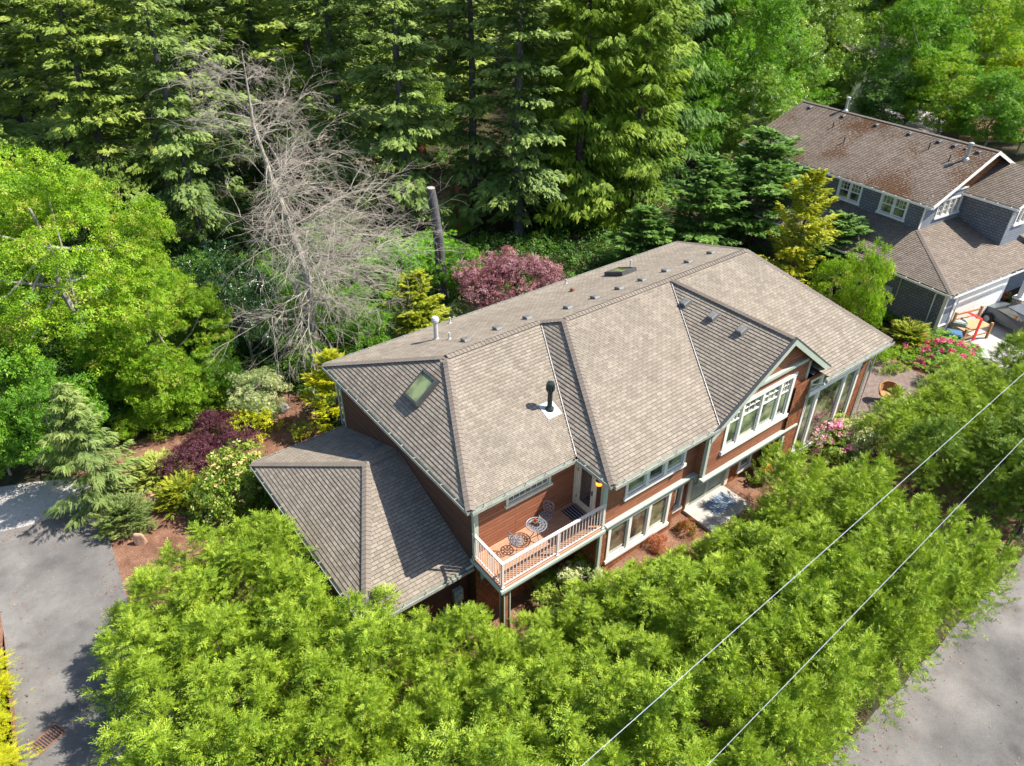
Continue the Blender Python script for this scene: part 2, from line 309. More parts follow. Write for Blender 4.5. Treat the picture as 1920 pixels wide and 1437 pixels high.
# ------------------------------------------------------------------ objects
def tag(o, label=None, cat=None, group=None, kind=None):
    if label: o['label'] = label
    if cat: o['category'] = cat
    if group: o['group'] = group
    if kind: o['kind'] = kind
    return o
def empty(name, loc=(0, 0, 0), rz=0.0, label=None, cat=None, group=None):
    o = bpy.data.objects.new(name, None); COL.objects.link(o); o.location = loc; o.rotation_euler = (0, 0, rz); o.empty_display_size = .2
    return tag(o, label, cat, group)
class MB:
    """collects polygons; build() links them as one mesh with metre UVs laid along and up each face"""
    def __init__(s): s.v = []; s.f = []; s.mi = []; s.cur = 0
    def poly(s, pts, mi=None):
        b = len(s.v); s.v += [tuple(map(float, p)) for p in pts]; s.f.append(list(range(b, b+len(pts)))); s.mi.append(s.cur if mi is None else mi)
    def box(s, x0, x1, y0, y1, z0, z1):
        p = [(x, y, z) for z in (z0, z1) for y in (y0, y1) for x in (x0, x1)]
        for q in ((0, 2, 3, 1), (4, 5, 7, 6), (0, 1, 5, 4), (2, 6, 7, 3), (0, 4, 6, 2), (1, 3, 7, 5)): s.poly([p[i] for i in q])
    def bar(s, a, b, w, h, up=(0, 0, 1)):
        a = Vector(a); b = Vector(b); d = (b-a).normalized(); sd = d.cross(Vector(up))
        if sd.length < 1e-4: sd = d.cross(Vector((0, 1, 0)))
        sd.normalize(); u = sd.cross(d).normalized()
        q = [a+sd*i*w/2+u*j*h/2 for i, j in ((-1, -1), (1, -1), (1, 1), (-1, 1))]; r = [p+(b-a) for p in q]
        s.poly(q[::-1]); s.poly(r)
        for i in range(4): s.poly([q[i], q[(i+1) % 4], r[(i+1) % 4], r[i]])
    def tube(s, pts, rad, n=8, cap=True):
        rads = rad if isinstance(rad, (list, tuple)) else [rad]*len(pts)
        P = [Vector(p) for p in pts]; rings = []; ref = None
        for i, p in enumerate(P):
            d = (P[min(i+1, len(P)-1)]-P[max(i-1, 0)]).normalized()
            if ref is None: ref = Vector((0, 0, 1)) if abs(d.z) < .9 else Vector((1, 0, 0))
            a = d.cross(ref).normalized(); b = a.cross(d).normalized()
            base = len(s.v)
            for k in range(n):
                q = p+(a*math.cos(2*math.pi*k/n)+b*math.sin(2*math.pi*k/n))*rads[i]; s.v.append(tuple(q))
            rings.append(base)
        for i in range(len(rings)-1):
            for k in range(n):
                s.f.append([rings[i]+k, rings[i]+(k+1) % n, rings[i+1]+(k+1) % n, rings[i+1]+k]); s.mi.append(s.cur)
        if cap:
            s.f.append([rings[0]+k for k in range(n)][::-1]); s.mi.append(s.cur)
            s.f.append([rings[-1]+k for k in range(n)]); s.mi.append(s.cur)
    def lathe(s, c, prof, n=16):
        rings = []
        for r, z in prof:
            rings.append(len(s.v))
            for k in range(n): s.v.append((c[0]+r*math.cos(2*math.pi*k/n), c[1]+r*math.sin(2*math.pi*k/n), c[2]+z))
        for i in range(len(rings)-1):
            for k in range(n): s.f.append([rings[i]+k, rings[i]+(k+1) % n, rings[i+1]+(k+1) % n, rings[i+1]+k]); s.mi.append(s.cur)
        s.f.append([rings[0]+k for k in range(n)][::-1]); s.mi.append(s.cur); s.f.append([rings[-1]+k for k in range(n)]); s.mi.append(s.cur)
    def build(s, name, mat, parent=None, smooth=False, bevel=0.0):
        me = bpy.data.meshes.new(name); me.from_pydata(s.v, [], s.f)
        for mm in (mat if isinstance(mat, (list, tuple)) else [mat]): me.materials.append(MATS[mm])
        me.polygons.foreach_set('material_index', s.mi)
        if smooth: me.polygons.foreach_set('use_smooth', [True]*len(s.f))
        uv = me.uv_layers.new(name='UVMap'); V = np.array(s.v) if s.v else np.zeros((0, 3))
        buf = np.zeros((len(me.loops), 2)); me.update()
        for p in me.polygons:
            n = np.array(p.normal)
            if abs(n[2]) > .995: tu = np.array([1., 0, 0]); tv = np.array([0, 1., 0])
            else: tu = np.cross([0, 0, 1.], n); tu /= np.linalg.norm(tu); tv = np.cross(n, tu)
            for li, vi in zip(p.loop_indices, p.vertices): buf[li] = (V[vi] @ tu, V[vi] @ tv)
        uv.data.foreach_set('uv', buf.ravel())
        o = bpy.data.objects.new(name, me); COL.objects.link(o)
        if parent is not None: o.parent = parent
        if bevel:
            b = o.modifiers.new('bevel', 'BEVEL'); b.width = bevel; b.segments = 2
        return o
def kids(o): return [c for c in bpy.data.objects if c.parent == o]

# ------------------------------------------------------------------ ground
def sstep(a, b, x): t_ = np.clip((x-a)/(b-a), 0, 1); return t_*t_*(3-2*t_)
def gz(x, y):                                # the front yard lies higher than the drive and the lane
    return .72*sstep(3, 6, x)*sstep(-8.5, -4.5, y)*(1-sstep(25.5, 29, x))*(1-sstep(12, 18, y))
def build_ground():
    xs = np.concatenate([np.linspace(-400, -30, 9), np.linspace(-26, 60, 130), np.linspace(70, 600, 12)])
    ys = np.concatenate([np.linspace(-400, -24, 8), np.linspace(-20, 60, 120), np.linspace(70, 700, 14)])
    X, Y = np.meshgrid(xs, ys); Z = gz(X, Y)
    v = np.stack([X.ravel(), Y.ravel(), Z.ravel()], 1); nx = len(xs); f = []
    for j in range(len(ys)-1):
        for i in range(nx-1): f.append((j*nx+i, j*nx+i+1, (j+1)*nx+i+1, (j+1)*nx+i))
    me = bpy.data.meshes.new('ground'); me.from_pydata(v.tolist(), [], f)
    me.materials.append(MATS['mulch']); me.materials.append(MATS['forest_floor'])
    for p in me.polygons:
        c = p.center
        p.material_index = 0 if (-9.5 < c.x < 30 and -9 < c.y < 17.5 and not (c.x > 12 and c.y > 12)) else 1
        p.use_smooth = True
    o = bpy.data.objects.new('ground', me); COL.objects.link(o); tag(o, kind='structure')
build_ground()
def sheet(name, pts, z, mat, kind='structure', th=None, parent=None):
    m = MB(); P = [(p[0], p[1], z) for p in pts]
    a = sum(P[i][0]*P[(i+1) % len(P)][1]-P[(i+1) % len(P)][0]*P[i][1] for i in range(len(P)))
    if a < 0: P = P[::-1]
    m.poly(P)
    if th:
        m.poly([(x, y, z-th) for x, y, _ in P][::-1])
        for i in range(len(P)):
            a_, b_ = P[i], P[(i+1) % len(P)]; m.poly([(a_[0], a_[1], z-th), (b_[0], b_[1], z-th), b_, a_])
    o = m.build(name, mat, parent)
    if kind: tag(o, kind=kind)
    return o
g = lambda x, y, z=0.0: tuple(ground(x, y, z)[:2])
# lane along the hedge (ragged edge) and the drive on the left
rnd = random.Random(5)
edge = [(x, -9.8+rnd.uniform(-.06, .06)) for x in np.arange(-11, 60, .8)]
sheet('road', edge+[(120, -10.2), (120, -30), (-60, -30), (-60, -11), (-16.5, -10.9)], .012, 'asphalt')
drv = [g(-60, 1010), g(60, 985), g(130, 960), g(165, 950), g(190, 968), g(205, 1010), g(225, 1075), g(243, 1140)]
drv += [(-8.1, 6.5), (-8.6, 2), (-9.4, -4), (-9.6, -11.6), (-17, -11.6)]
lft = [g(38, 1437), g(34, 1400), g(27, 1330), g(16, 1250), g(6, 1180), g(-6, 1120), g(-60, 1080)]
sheet('driveway', drv+[(-14.6, -3)]+lft, .012, 'asphalt')
sheet('pavement', [g(-80, 1030), g(60, 1000), g(130, 975), g(175, 960), g(172, 915), g(150, 895), g(60, 905), g(-80, 925)], .008, 'pale_gravel')
sheet('verge', [g(38, 1437), g(27, 1330), g(16, 1250), g(6, 1180), g(-6, 1120), g(-40, 1120), g(-25, 1250), g(8, 1330), g(20, 1437), (-13.6, -3), (-14.5, -3)], .009, 'mulch')
sheet('lawn', [g(820, 400), g(880, 378), g(905, 420), g(860, 445), g(835, 430)], .01, 'lawn')
sheet('clearing', [g(760, 370), g(830, 335), g(960, 330), g(930, 378), g(880, 376), g(820, 398)], .006, 'mulch')
sheet('far_lane', [g(1700, 30), g(1790, 60), g(1800, 200), g(1740, 285), g(1670, 230), g(1640, 160)], .01, 'far_paving')
sheet('far_path', [g(1790, 230), g(1930, 225), g(1960, 262), g(1800, 268)], .01, 'mulch')

# ------------------------------------------------------------------ roof pieces
def course_roof(mb, poly, down, lift=.021, clip=HC):
    """cut a roof plane into courses; each course tilts up at its lower edge and shows a small riser"""
    P = [np.array(p, float) for p in poly]
    n = np.cross(P[1]-P[0], P[2]-P[0]); n /= np.linalg.norm(n)
    if n[2] < 0: n = -n
    tu = np.cross([0, 0, 1.], n); tu /= np.linalg.norm(tu); tv = np.cross(n, tu)
    o = P[0]; ov = o @ tv
    q = [((p @ tu), (p @ tv)) for p in P]; h0 = o @ n
    def span(v):
        xs = []
        for i in range(len(q)):
            a, b = q[i], q[(i+1) % len(q)]
            if (a[1]-v)*(b[1]-v) <= 0 and abs(a[1]-b[1]) > 1e-9:
                t_ = (v-a[1])/(b[1]-a[1]); xs.append(a[0]+t_*(b[0]-a[0]))
        return (min(xs), max(xs)) if len(xs) > 1 else None
    vmin = min(a[1] for a in q); vmax = max(a[1] for a in q)
    brk = sorted(set([vmin, vmax]+[a[1] for a in q]+[k*HC for k in range(int(math.floor(vmin/HC)), int(vmax/HC)+2) if vmin < k*HC < vmax]))
    W3 = lambda u, v, h: tu*u+tv*v+n*(h0+h)
    for v0, v1 in zip(brk[:-1], brk[1:]):
        if v1-v0 < 1e-5: continue
        a = span(v0+1e-6); b = span(v1-1e-6)
        if not a or not b: continue
        k = math.floor((v0+1e-6)/HC); h = lambda v: lift*(1-(v-k*HC)/HC)
        mb.poly([W3(a[0], v0, h(v0)), W3(a[1], v0, h(v0)), W3(b[1], v1, h(v1)), W3(b[0], v1, h(v1))])
        if abs(v0-k*HC) < 1e-5: mb.poly([W3(a[0], v0, 0), W3(a[1], v0, 0), W3(a[1], v0, lift), W3(a[0], v0, lift)])
def caps(mb, a, b, w=.15, step=.16, dz=.035, n1=None, n2=None):
    """overlapping cap shingles from a (low) to b (high)"""
    a = Vector(a); b = Vector(b); L = (b-a).length; d = (b-a)/L
    s = d.cross(Vector((0, 0, 1))).normalized(); k = int(L/step)
    for i in range(k):
        p0 = a+d*(i*step); p1 = a+d*((i+1)*step+.03)
        h0, h1 = dz+.028, dz+.006
        e = [p0+Vector((0, 0, h0)), p1+Vector((0, 0, h1))]
        drop = w*.42
        for sg in (-1, 1):
            q0 = p0+s*sg*w+Vector((0, 0, h0-drop)); q1 = p1+s*sg*w+Vector((0, 0, h1-drop))
            f = [e[0], q0, q1, e[1]] if sg < 0 else [e[0], e[1], q1, q0]
            mb.poly(f)
            mb.poly([e[0], e[0]-Vector((0, 0, .022)), q0-Vector((0, 0, .022)), q0])
def strip(mb, a, b, w, dz):
    a = Vector(a); b = Vector(b); s = (b-a).cross(Vector((0, 0, 1))).normalized()*w; u = Vector((0, 0, dz))
    mb.poly([a-s+u, a+s+u, b+s+u, b-s+u])
    for sg in (-1, 1):
        mb.poly([a+s*sg*1.0+u, b+s*sg+u, b+s*sg+u+Vector((0, 0, .02)), a+s*sg+u+Vector((0, 0, .02))])
def gutter(parent, a, b, out, mat='gutter_metal', name='gutter'):
    """open half-box gutter on the eave line a-b, hanging outwards, with straps"""
    m = MB(); a = Vector(a); b = Vector(b); o = Vector(out)*.12; dn = Vector((0, 0, -.12)); z = Vector((0, 0, -.015))
    A, B = a+z, b+z
    m.poly([A+dn, B+dn, B+dn+o, A+dn+o]); m.poly([A+dn+o, B+dn+o, B+o, A+o])
    i = Vector(out)*.018
    m.poly([A+o, B+o, B+o-i, A+o-i]); m.poly([A+o-i, B+o-i, B+dn+o-i+Vector((0,0,.012)), A+dn+o-i+Vector((0,0,.012))])
    m.poly([A+dn+i*.4+Vector((0,0,.012)), A+dn+o-i+Vector((0,0,.012)), B+dn+o-i+Vector((0,0,.012)), B+dn+i*.4+Vector((0,0,.012))])
    m.poly([A+dn, A+dn+o, A+o]); m.poly([B+dn, B+o, B+dn+o]); m.poly([A, A+dn, A+o]); m.poly([B, B+o, B+dn])
    L = (b-a).length; d = (b-a).normalized()
    for k in range(int(L/.8)):
        c = A+d*(.5+k*.8)+Vector((0, 0, .012)); m.bar(c, c+o, .03, .012)
    return m.build(name, mat, parent)
def fascia(mb, a, b, h=.16, th=.03, out=(0, -1, 0), dz=-.02):
    a = Vector(a)+Vector((0, 0, dz-h/2)); b = Vector(b)+Vector((0, 0, dz-h/2)); o = Vector(out)*th*.5
    mb.bar(a-o, b-o, th, h)

# plane frames for walls: P(u, z, out) -> xyz
def plane_front(y): return lambda u, z, o=0.0: (u, y-o, z)
def plane_left(x): return lambda u, z, o=0.0: (x-o, -u, z)          # u = -y so that u runs to the viewer's right
def plane_right(x): return lambda u, z, o=0.0: (x+o, u, z)
def plane_back(y): return lambda u, z, o=0.0: (-u, y+o, z)
def pbox(m, P, u0, u1, z0, z1, o0, o1):
    p = [P(u, z, o) for o in (o1, o0) for z in (z0, z1) for u in (u0, u1)]
    for q in ((0, 1, 3, 2), (4, 6, 7, 5), (0, 4, 5, 1), (2, 3, 7, 6), (0, 2, 6, 4), (1, 5, 7, 3)): m.poly([p[i] for i in q])
def wall(m, P, u0, u1, z0, top, holes=(), kinks=(), rev=.09):
    T = top if callable(top) else (lambda u: top)
    us = sorted(set([u0, u1]+[k for k in kinks if u0 < k < u1]+[h[0] for h in holes]+[h[1] for h in holes]))
    for a, b in zip(us[:-1], us[1:]):
        hs = sorted([h for h in holes if h[0] <= a+1e-6 and h[1] >= b-1e-6], key=lambda h: h[2]); z = z0
        for h in hs:
            if h[2] > z: m.poly([P(a, z), P(b, z), P(b, h[2]), P(a, h[2])])
            z = h[3]
        m.poly([P(a, z), P(b, z), P(b, T(b)), P(a, T(a))])
    for (a, b, c, d) in [h[:4] for h in holes]:
        for q in ([(a, c), (b, c)], [(b, c), (b, d)], [(b, d), (a, d)], [(a, d), (a, c)]):
            m.poly([P(*q[0], 0), P(*q[1], 0), P(*q[1], -rev), P(*q[0], -rev)])
def window(parent, P, u0, u1, z0, z1, posts=(), muntins=None, mat='white_trim', glass='glass_dark', tw=.11, sill=True, rail=None, name='window', out=.035, post_w=.1):
    """casing round the opening, posts at the given u, sash bars; the pane lies behind as a sub-part"""
    m = MB()
    pbox(m, P, u0-tw, u0, z0-.02, z1+.02, -.06, out); pbox(m, P, u1, u1+tw, z0-.02, z1+.02, -.06, out)
    pbox(m, P, u0-tw-.03, u1+tw+.03, z1+.02, z1+.02+tw, -.06, out+.012)
    if sill: pbox(m, P, u0-tw-.05, u1+tw+.05, z0-.02-tw, z0-.02, -.06, out+.05)
    else: pbox(m, P, u0-tw, u1+tw, z0-.02-tw, z0-.02, -.06, out)
    for p in posts: pbox(m, P, p-post_w/2, p+post_w/2, z0-.018, z1+.018, -.06, out-.006)
    edges = [u0]+sorted(posts)+[u1]
    for i in range(len(edges)-1):
        a = edges[i]+(post_w/2 if i else 0); b = edges[i+1]-(post_w/2 if i < len(edges)-2 else 0)
        for (x0, x1, y0, y1) in ((a, a+.04, z0, z1), (b-.04, b, z0, z1), (a+.04, b-.04, z0, z0+.05), (a+.04, b-.04, z1-.045, z1)):
            pbox(m, P, x0, x1, y0, y1, -.058, -.012)
        if rail:
            zr = z0+(z1-z0)*rail; pbox(m, P, a+.04, b-.04, zr-.03, zr+.03, -.056, -.014)
        if muntins:
            nc, nr, zs, ze = muntins; ya = z0+(z1-z0)*zs+.03; yb = z0+(z1-z0)*ze-.03
            for k in range(1, nc): x = a+(b-a)*k/nc; pbox(m, P, x-.009, x+.009, ya, yb, -.055, -.022)
            for k in range(1, nr): y = ya+(yb-ya)*k/nr; pbox(m, P, a+.04, b-.04, y-.009, y+.009, -.054, -.024)
    f = m.build(name, mat, parent)
    g_ = MB(); g_.poly([P(u0, z0, -.062), P(u1, z0, -.062), P(u1, z1, -.062), P(u0, z1, -.062)]); g_.build('pane', glass, f)
    return f
def downspout(parent, pts, mat='sage_trim', name='downspout', r=.045):
    m = MB(); m.tube(pts, r, 8); return m.build(name, mat, parent)
def roof_vent(parent, p, n, down, mat='vent_grey', s=1.0):
    """low slant-backed attic vent sitting on the plane with normal n"""
    n = Vector(n).normalized(); d = Vector(down).normalized(); sd = n.cross(d).normalized(); p = Vector(p)
    m = MB(); L, Wd, H = .32*s, .30*s, .13*s
    def Q(a, b, c): return p+d*a+sd*b+n*c
    base = [Q(-L*.62, -Wd*.62, .02), Q(L*.62, -Wd*.62, .02), Q(L*.62, Wd*.62, .02), Q(-L*.62, Wd*.62, .02)]
    m.poly(base)
    lo = [Q(-L*.5, -Wd*.42, .02), Q(L*.5, -Wd*.42, .02), Q(L*.5, Wd*.42, .02), Q(-L*.5, Wd*.42, .02)]
    hi = [Q(-L*.42, -Wd*.42, H*.45), Q(L*.5, -Wd*.42, H), Q(L*.5, Wd*.42, H), Q(-L*.42, Wd*.42, H*.45)]
    hi2 = [Q(-L*.3, -Wd*.32, H*.75), Q(L*.38, -Wd*.32, H*1.12), Q(L*.38, Wd*.32, H*1.12), Q(-L*.3, Wd*.32, H*.75)]
    for i in range(4): j = (i+1) % 4; m.poly([lo[i], lo[j], hi[j], hi[i]]); m.poly([hi[i], hi[j], hi2[j], hi2[i]])
    m.poly(hi2)
    return m.build('roof_vent', mat, parent)

# ================================================================== MAIN HOUSE
E = 5.6; SL = .388; D2 = 1.73; X2 = 4.18; TL = .78; LR = 20.1
Y1, Z1 = 5.0, E+SL*5.0
Y2 = (10-D2)/2; Z2 = E+SL*(10-Y2)
fz = lambda y: E+SL*(y+D2)
bz = lambda y: E+SL*(10-y)
A_ = (0, 10, E); B_ = (0, 0, E); R1 = (2.5, Y1, Z1); V1 = (X2, 0, E); P_ = (X2, -D2, E)
T1 = (X2+(Z1-E)/TL, Y1, Z1); T2 = (X2+(Z2-E)/TL, Y2, Z2)
C_ = (LR, 10, E); R2 = (17.6, Y2, Z2); D_ = (LR-.25, -2.12, fz(-2.12)); GX = 12.7; GS = .655
G1 = (GX, Y2, Z2); G2 = (GX, -1.75, Z2)
V2 = (GX-(Z2-E)/GS, -D2, E); GE = Z2-5.32; TLx = GX-GE/GS; GSR = .76; TRx = GX+GE/GSR
house = empty('house', (10, 4, 0), 0, 'large red-brown timber house with a hipped tan shingle roof and a corner balcony', 'house')
house_off = Vector((10, 4, 0))
class HouseParent: pass
def to_house(o): o.parent = house; o.matrix_parent_inverse = Matrix.Translation(-house_off)
_build = MB.build
def hb(m, name, mat, **k):
    o = m.build(name, mat, None, **k); to_house(o); return o
rf = MB()
course_roof(rf, [B_, V1, T1, R1], None)
course_roof(rf, [A_, B_, R1], None)
course_roof(rf, [V1, P_, T2, T1], None)
course_roof(rf, [P_, V2, G1, T2], None)
VR = (GX+(Z2-fz(-1.9))/GSR, -1.9, fz(-1.9))
course_roof(rf, [G1, (VR[0]-.55, -2.12, D_[2]), D_, R2], None)
course_roof(rf, [C_, R2, D_], None)
course_roof(rf, [A_, R1, T1, T2, R2, C_], None)
course_roof(rf, [G1, V2, (TLx, -1.75, Z2-GE), G2], None)
course_roof(rf, [G1, G2, (TRx, -1.75, Z2-GE), (VR[0]+.35, -1.9, Z2-GSR*(VR[0]+.35-GX))], None)
roof = hb(rf, 'roof', 'shingle')
# undersides
ud = MB()
ud.poly([(0.05, 0.02, E-.1), (0.05, 9.9, E-.1), (X2+.1, 9.9, E-.1), (X2+.1, 0.02, E-.1)])
for a, b, c in ((X2+.12, 9.1, -1.7), (9.1, 14.8, -1.35), (14.8, LR-.3, -1.7)): ud.poly([(a, c, E-.1), (a, 9.9, E-.1), (b, 9.9, E-.1), (b, c, E-.1)])
g_l = [(GX, Z2-.12), (TLx+.05, Z2-GE-.08)]; g_r = [(GX, Z2-.12), (TRx-.05, Z2-GE-.08)]
for (a, b) in (g_l, g_r): ud.poly([(a[0], -1.73, a[1]), (b[0], -1.73, b[1]), (b[0], -1.0, b[1]), (a[0], -1.0, a[1])])
hb(ud, 'soffit', 'soffit')
for a, b, w_ in ((B_, R1, .15), (A_, R1, .15), (P_, T2, .15), (D_, R2, .13), (C_, R2, .13), (R1, T1, .14), (T2, R2, .14), (G2, G1, .12), (T1, T2, .15)):
    cp = MB(); caps(cp, a, b, w=w_); hb(cp, 'ridge_cap', 'shingle_cap')
vf = MB(); strip(vf, V1, T1, .03, .035); hb(vf, 'valley_flashing', 'valley_metal')
vf = MB(); strip(vf, V2, G1, .03, .04); hb(vf, 'valley_flashing', 'valley_metal')
for a, b, o in ((B_, V1, (0, -1, 0)), ((0, 10, E), (0, 0, E), (-1, 0, 0)), (V1, P_, (-1, 0, 0)), (P_, (V2[0]+.1, -D2, E), (0, -1, 0)), ((15.0, -2.12, D_[2]), D_, (0, -1, 0)), (C_, A_, (0, 1, 0))):
    gu = gutter(None, a, b, o); to_house(gu)
for a, b, o_ in ((B_, V1, (0, -1, 0)), ((0, 10, E), (0, 0, E), (-1, 0, 0)), (V1, P_, (-1, 0, 0)), (P_, (V2[0], -D2, E), (0, -1, 0)), ((15.1, -2.12, D_[2]), D_, (0, -1, 0))):
    fa = MB(); fascia(fa, a, b, out=o_); hb(fa, 'fascia', 'pale_sage')
rk = MB()
for tx in (TLx, TRx):
    a = Vector((GX, -1.78, Z2+.03)); b = Vector((tx, -1.78, Z2-GE+.03)); dn = Vector((0, 0, -.27)); th = Vector((0, -.045, 0))
    rk.poly([a, b, b+dn, a+dn]); rk.poly([a+th, a+dn+th, b+dn+th, b+th]); rk.poly([a, a+th, b+th, b]); rk.poly([a+dn, b+dn, b+dn+th, a+dn+th]); rk.poly([b, b+th, b+dn+th, b+dn])
hb(rk, 'rake_board', 'pale_sage')
rk = MB()
for tx in (TLx, TRx): rk.bar((GX, -1.79, Z2+.055), (tx, -1.79, Z2-GE+.055), .1, .03)
hb(rk, 'drip_edge', 'vent_dark')
# --- walls
Wx = .35
w = MB(); PL = plane_left(Wx)
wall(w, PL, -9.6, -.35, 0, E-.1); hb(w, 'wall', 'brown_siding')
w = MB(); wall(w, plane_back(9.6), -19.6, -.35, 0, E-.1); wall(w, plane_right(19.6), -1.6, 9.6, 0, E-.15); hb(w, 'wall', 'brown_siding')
PD = plane_front(.35)                                  # wall at the back of the balcony
sw = (1.66, 3.32, 4.68, 5.02)
w = MB(); wall(w, PD, .35, 4.55, 3.0, E-.1, [sw]); hb(w, 'wall', 'red_siding')
to_house(window(None, PD, *sw, posts=(), muntins=(7, 1, 0, 1), mat='cream_trim', tw=.09))
w = MB(); wall(w, PD, .35, 4.5, 0, 2.9); hb(w, 'wall', 'red_shingle_wall')
# wall with the balcony door, facing left
PDR = plane_left(4.5)
dr = (-.22, .62, 3.2, 5.22)
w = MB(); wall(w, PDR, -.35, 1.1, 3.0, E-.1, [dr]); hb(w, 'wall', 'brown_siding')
d = MB(); pbox(d, PDR, dr[0]-.12, dr[0], 3.18, 5.22, -.05, .04); pbox(d, PDR, dr[1], dr[1]+.12, 3.18, 5.22, -.05, .04); pbox(d, PDR, dr[0]-.14, dr[1]+.14, 5.22, 5.36, -.05, .05)
for q in ((dr[0], dr[0]+.15, 3.2, 5.22), (dr[1]-.15, dr[1], 3.2, 5.22), (dr[0]+.15, dr[1]-.15, 3.2, 3.45), (dr[0]+.15, dr[1]-.15, 5.06, 5.22)): pbox(d, PDR, *q, -.06, -.005)
door = hb(d, 'door', 'cream_trim')
d = MB(); d.poly([PDR(dr[0]+.15, 3.45, -.03), PDR(dr[1]-.15, 3.45, -.03), PDR(dr[1]-.15, 5.06, -.03), PDR(dr[0]+.15, 5.06, -.03)]); d.build('pane', 'glass_dark', door)
d = MB(); pbox(d, PDR, dr[1]-.1, dr[1]-.06, 4.1, 4.3, -.01, .02); d.tube([PDR(dr[1]-.08, 4.22, .02), PDR(dr[1]-.08, 4.22, .06), PDR(dr[1]-.2, 4.22, .06)], .012, 6); d.build('handle', 'black_metal', door)
for z_ in (3.5, 4.7): d = MB(); pbox(d, PDR, dr[0]+.0, dr[0]+.03, z_, z_+.12, -.01, .012); d.build('hinge', 'black_metal', door)
d = MB(); c = Vector(PDR(.92, 5.0, .12)); d.lathe(c, [(.03, .22), (.10, .14), (.12, .1)], 10); d.bar(c+Vector((0, 0, .2)), c+Vector((.12, 0, .2)), .03, .03)
lamp = hb(d, 'wall_lamp', 'black_metal')
d = MB(); d.lathe(c, [(.06, -.08), (.1, -.06), (.1, .09), (.05, .1)], 10); d.build('lamp_shade', 'lamp_glow', lamp)
# second volume, upper wall
PU = plane_front(-1.1)
uw = (5.6, 8.35, 3.92, 5.2)
w = MB(); wall(w, PU, 4.5, 9.15, 3.0, E-.1, [uw]); hb(w, 'wall', 'red_siding')
to_house(window(None, PU, *uw, posts=(6.55, 7.45), tw=.12, glass='glass_green', post_w=.16))
# gable volume
PG = plane_front(-1.5); GL, GR = 9.15, 14.75
topg = lambda u: (Z2-.14-GS*(GX-u)) if u < GX else (Z2-.14-GSR*(u-GX))
gw = (10.15, 13.75, 3.98, 5.70)
topw = lambda u: min(5.98, topg(u)-.14)
w = MB(); wall(w, PG, GL, GR, 3.05, topg, [gw], kinks=(GX, 11))
wall(w, plane_left(GL), 1.1, 1.5, 3.05, E-.1); wall(w, plane_right(GR), -1.5, -1.2, 3.05, 5.9); hb(w, 'wall', 'red_siding')
to_house(window(None, PG, *gw, posts=(10.85, 12.0, 13.1), rail=.66, muntins=(3, 2, .66, 1), tw=.17, glass='glass_green', post_w=.12))
t_ = MB(); pbox(t_, PG, 10.65, 14.35, 6.27, 6.40, 0, .12); hb(t_, 'collar_board', 'pale_sage')
# right volume
PR = plane_front(-1.6)
rw = (15.1, 18.75, 1.35, 4.25); rt = (15.1, 18.75, 4.5, 5.0)
w = MB(); wall(w, PR, 14.0, 19.6, 0, 5.3, [rw, rt]); wall(w, plane_left(14.0), 1.0, 1.6, 0, 2.95); hb(w, 'wall', 'red_shingle_wall')
to_house(window(None, PR, *rw, posts=(15.85, 17.85), tw=.14, glass='glass_room', post_w=.14))
to_house(window(None, PR, *rt, posts=(15.85, 17.85), tw=.1, sill=False, glass='glass_dark', out=.03))
# lower storey
PLW = plane_front(-1.1)
lw = (5.0, 7.9, 1.25, 2.72)
w = MB(); wall(w, PLW, 4.5, 8.3, 0, 2.95, [lw]); wall(w, plane_left(4.5), -.35, 1.1, 0, 2.95); wall(w, plane_right(8.3), -1.1, -.8, 0, 2.95); hb(w, 'wall', 'red_shingle_wall')
to_house(window(None, PLW, *lw, posts=(5.95, 6.95), tw=.13, glass='glass_room', post_w=.14))
PE = plane_front(-.8)
dw = (9.6, 11.75, .86, 2.9); lw2 = (8.45, 9.0, 1.25, 2.75); lw3 = (12.7, 13.3, 1.2, 2.75)
w = MB(); wall(w, PE, 8.3, 14.0, 0, 2.95, [dw, lw2, lw3]); hb(w, 'wall', 'red_shingle_wall')
to_house(window(None, PE, *lw2, tw=.12, glass='glass_dark')); to_house(window(None, PE, *lw3, tw=.12, glass='glass_room'))
for a in (dw[0]-.2, dw[1]):
    d = MB(); pbox(d, PE, a, a+.2, .84, 2.93, -.05, .06); hb(d, 'door_frame', 'cream_trim')
mid = (dw[0]+dw[1])/2
for a, b in ((dw[0], mid-.02), (mid+.02, dw[1])):
    d = MB(); pbox(d, PE, a, b, dw[2], dw[3], -.07, -.03)
    for q in ((a, a+.11, dw[2], dw[3]), (b-.11, b, dw[2], dw[3]), (a+.11, b-.11, dw[2], dw[2]+.16), (a+.11, b-.11, dw[3]-.12, dw[3]), (a+.11, b-.11, 1.75, 1.87)): pbox(d, PE, *q, -.032, -.008)
    for k in range(1, 6): x = a+.11+(b-a-.22)*k/6; pbox(d, PE, x-.008, x+.008, dw[2]+.16, dw[3]-.12, -.032, -.022)
    dd = hb(d, 'door', 'sage_trim')
    k = MB(); x = (b-.06) if a == dw[0] else (a+.06); k.tube([PE(x, 1.8, -.01), PE(x, 1.8, .05)], .025, 8); k.build('handle', 'black_metal', dd)
d = MB(); pbox(d, PE, mid-.02, mid+.02, dw[2], dw[3], -.07, .0); hb(d, 'door_post', 'cream_trim')
# belt courses between the storeys: a stepped moulding
def belt(P, u0, u1, zt=3.12, end=0.0):
    m = MB()
    for (a, b, o) in ((zt-.07, zt, .17), (zt-.16, zt-.072, .12), (zt-.34, zt-.162, .05)): pbox(m, P, u0-(o if end < 0 else 0), u1, a, b, -.02, o)
    hb(m, 'belt_course', 'pale_sage')
belt(plane_front(-1.1), 4.62, 9.0); belt(plane_front(-1.5), 9.0, 14.78); belt(plane_left(9.15), 1.1, 1.32)
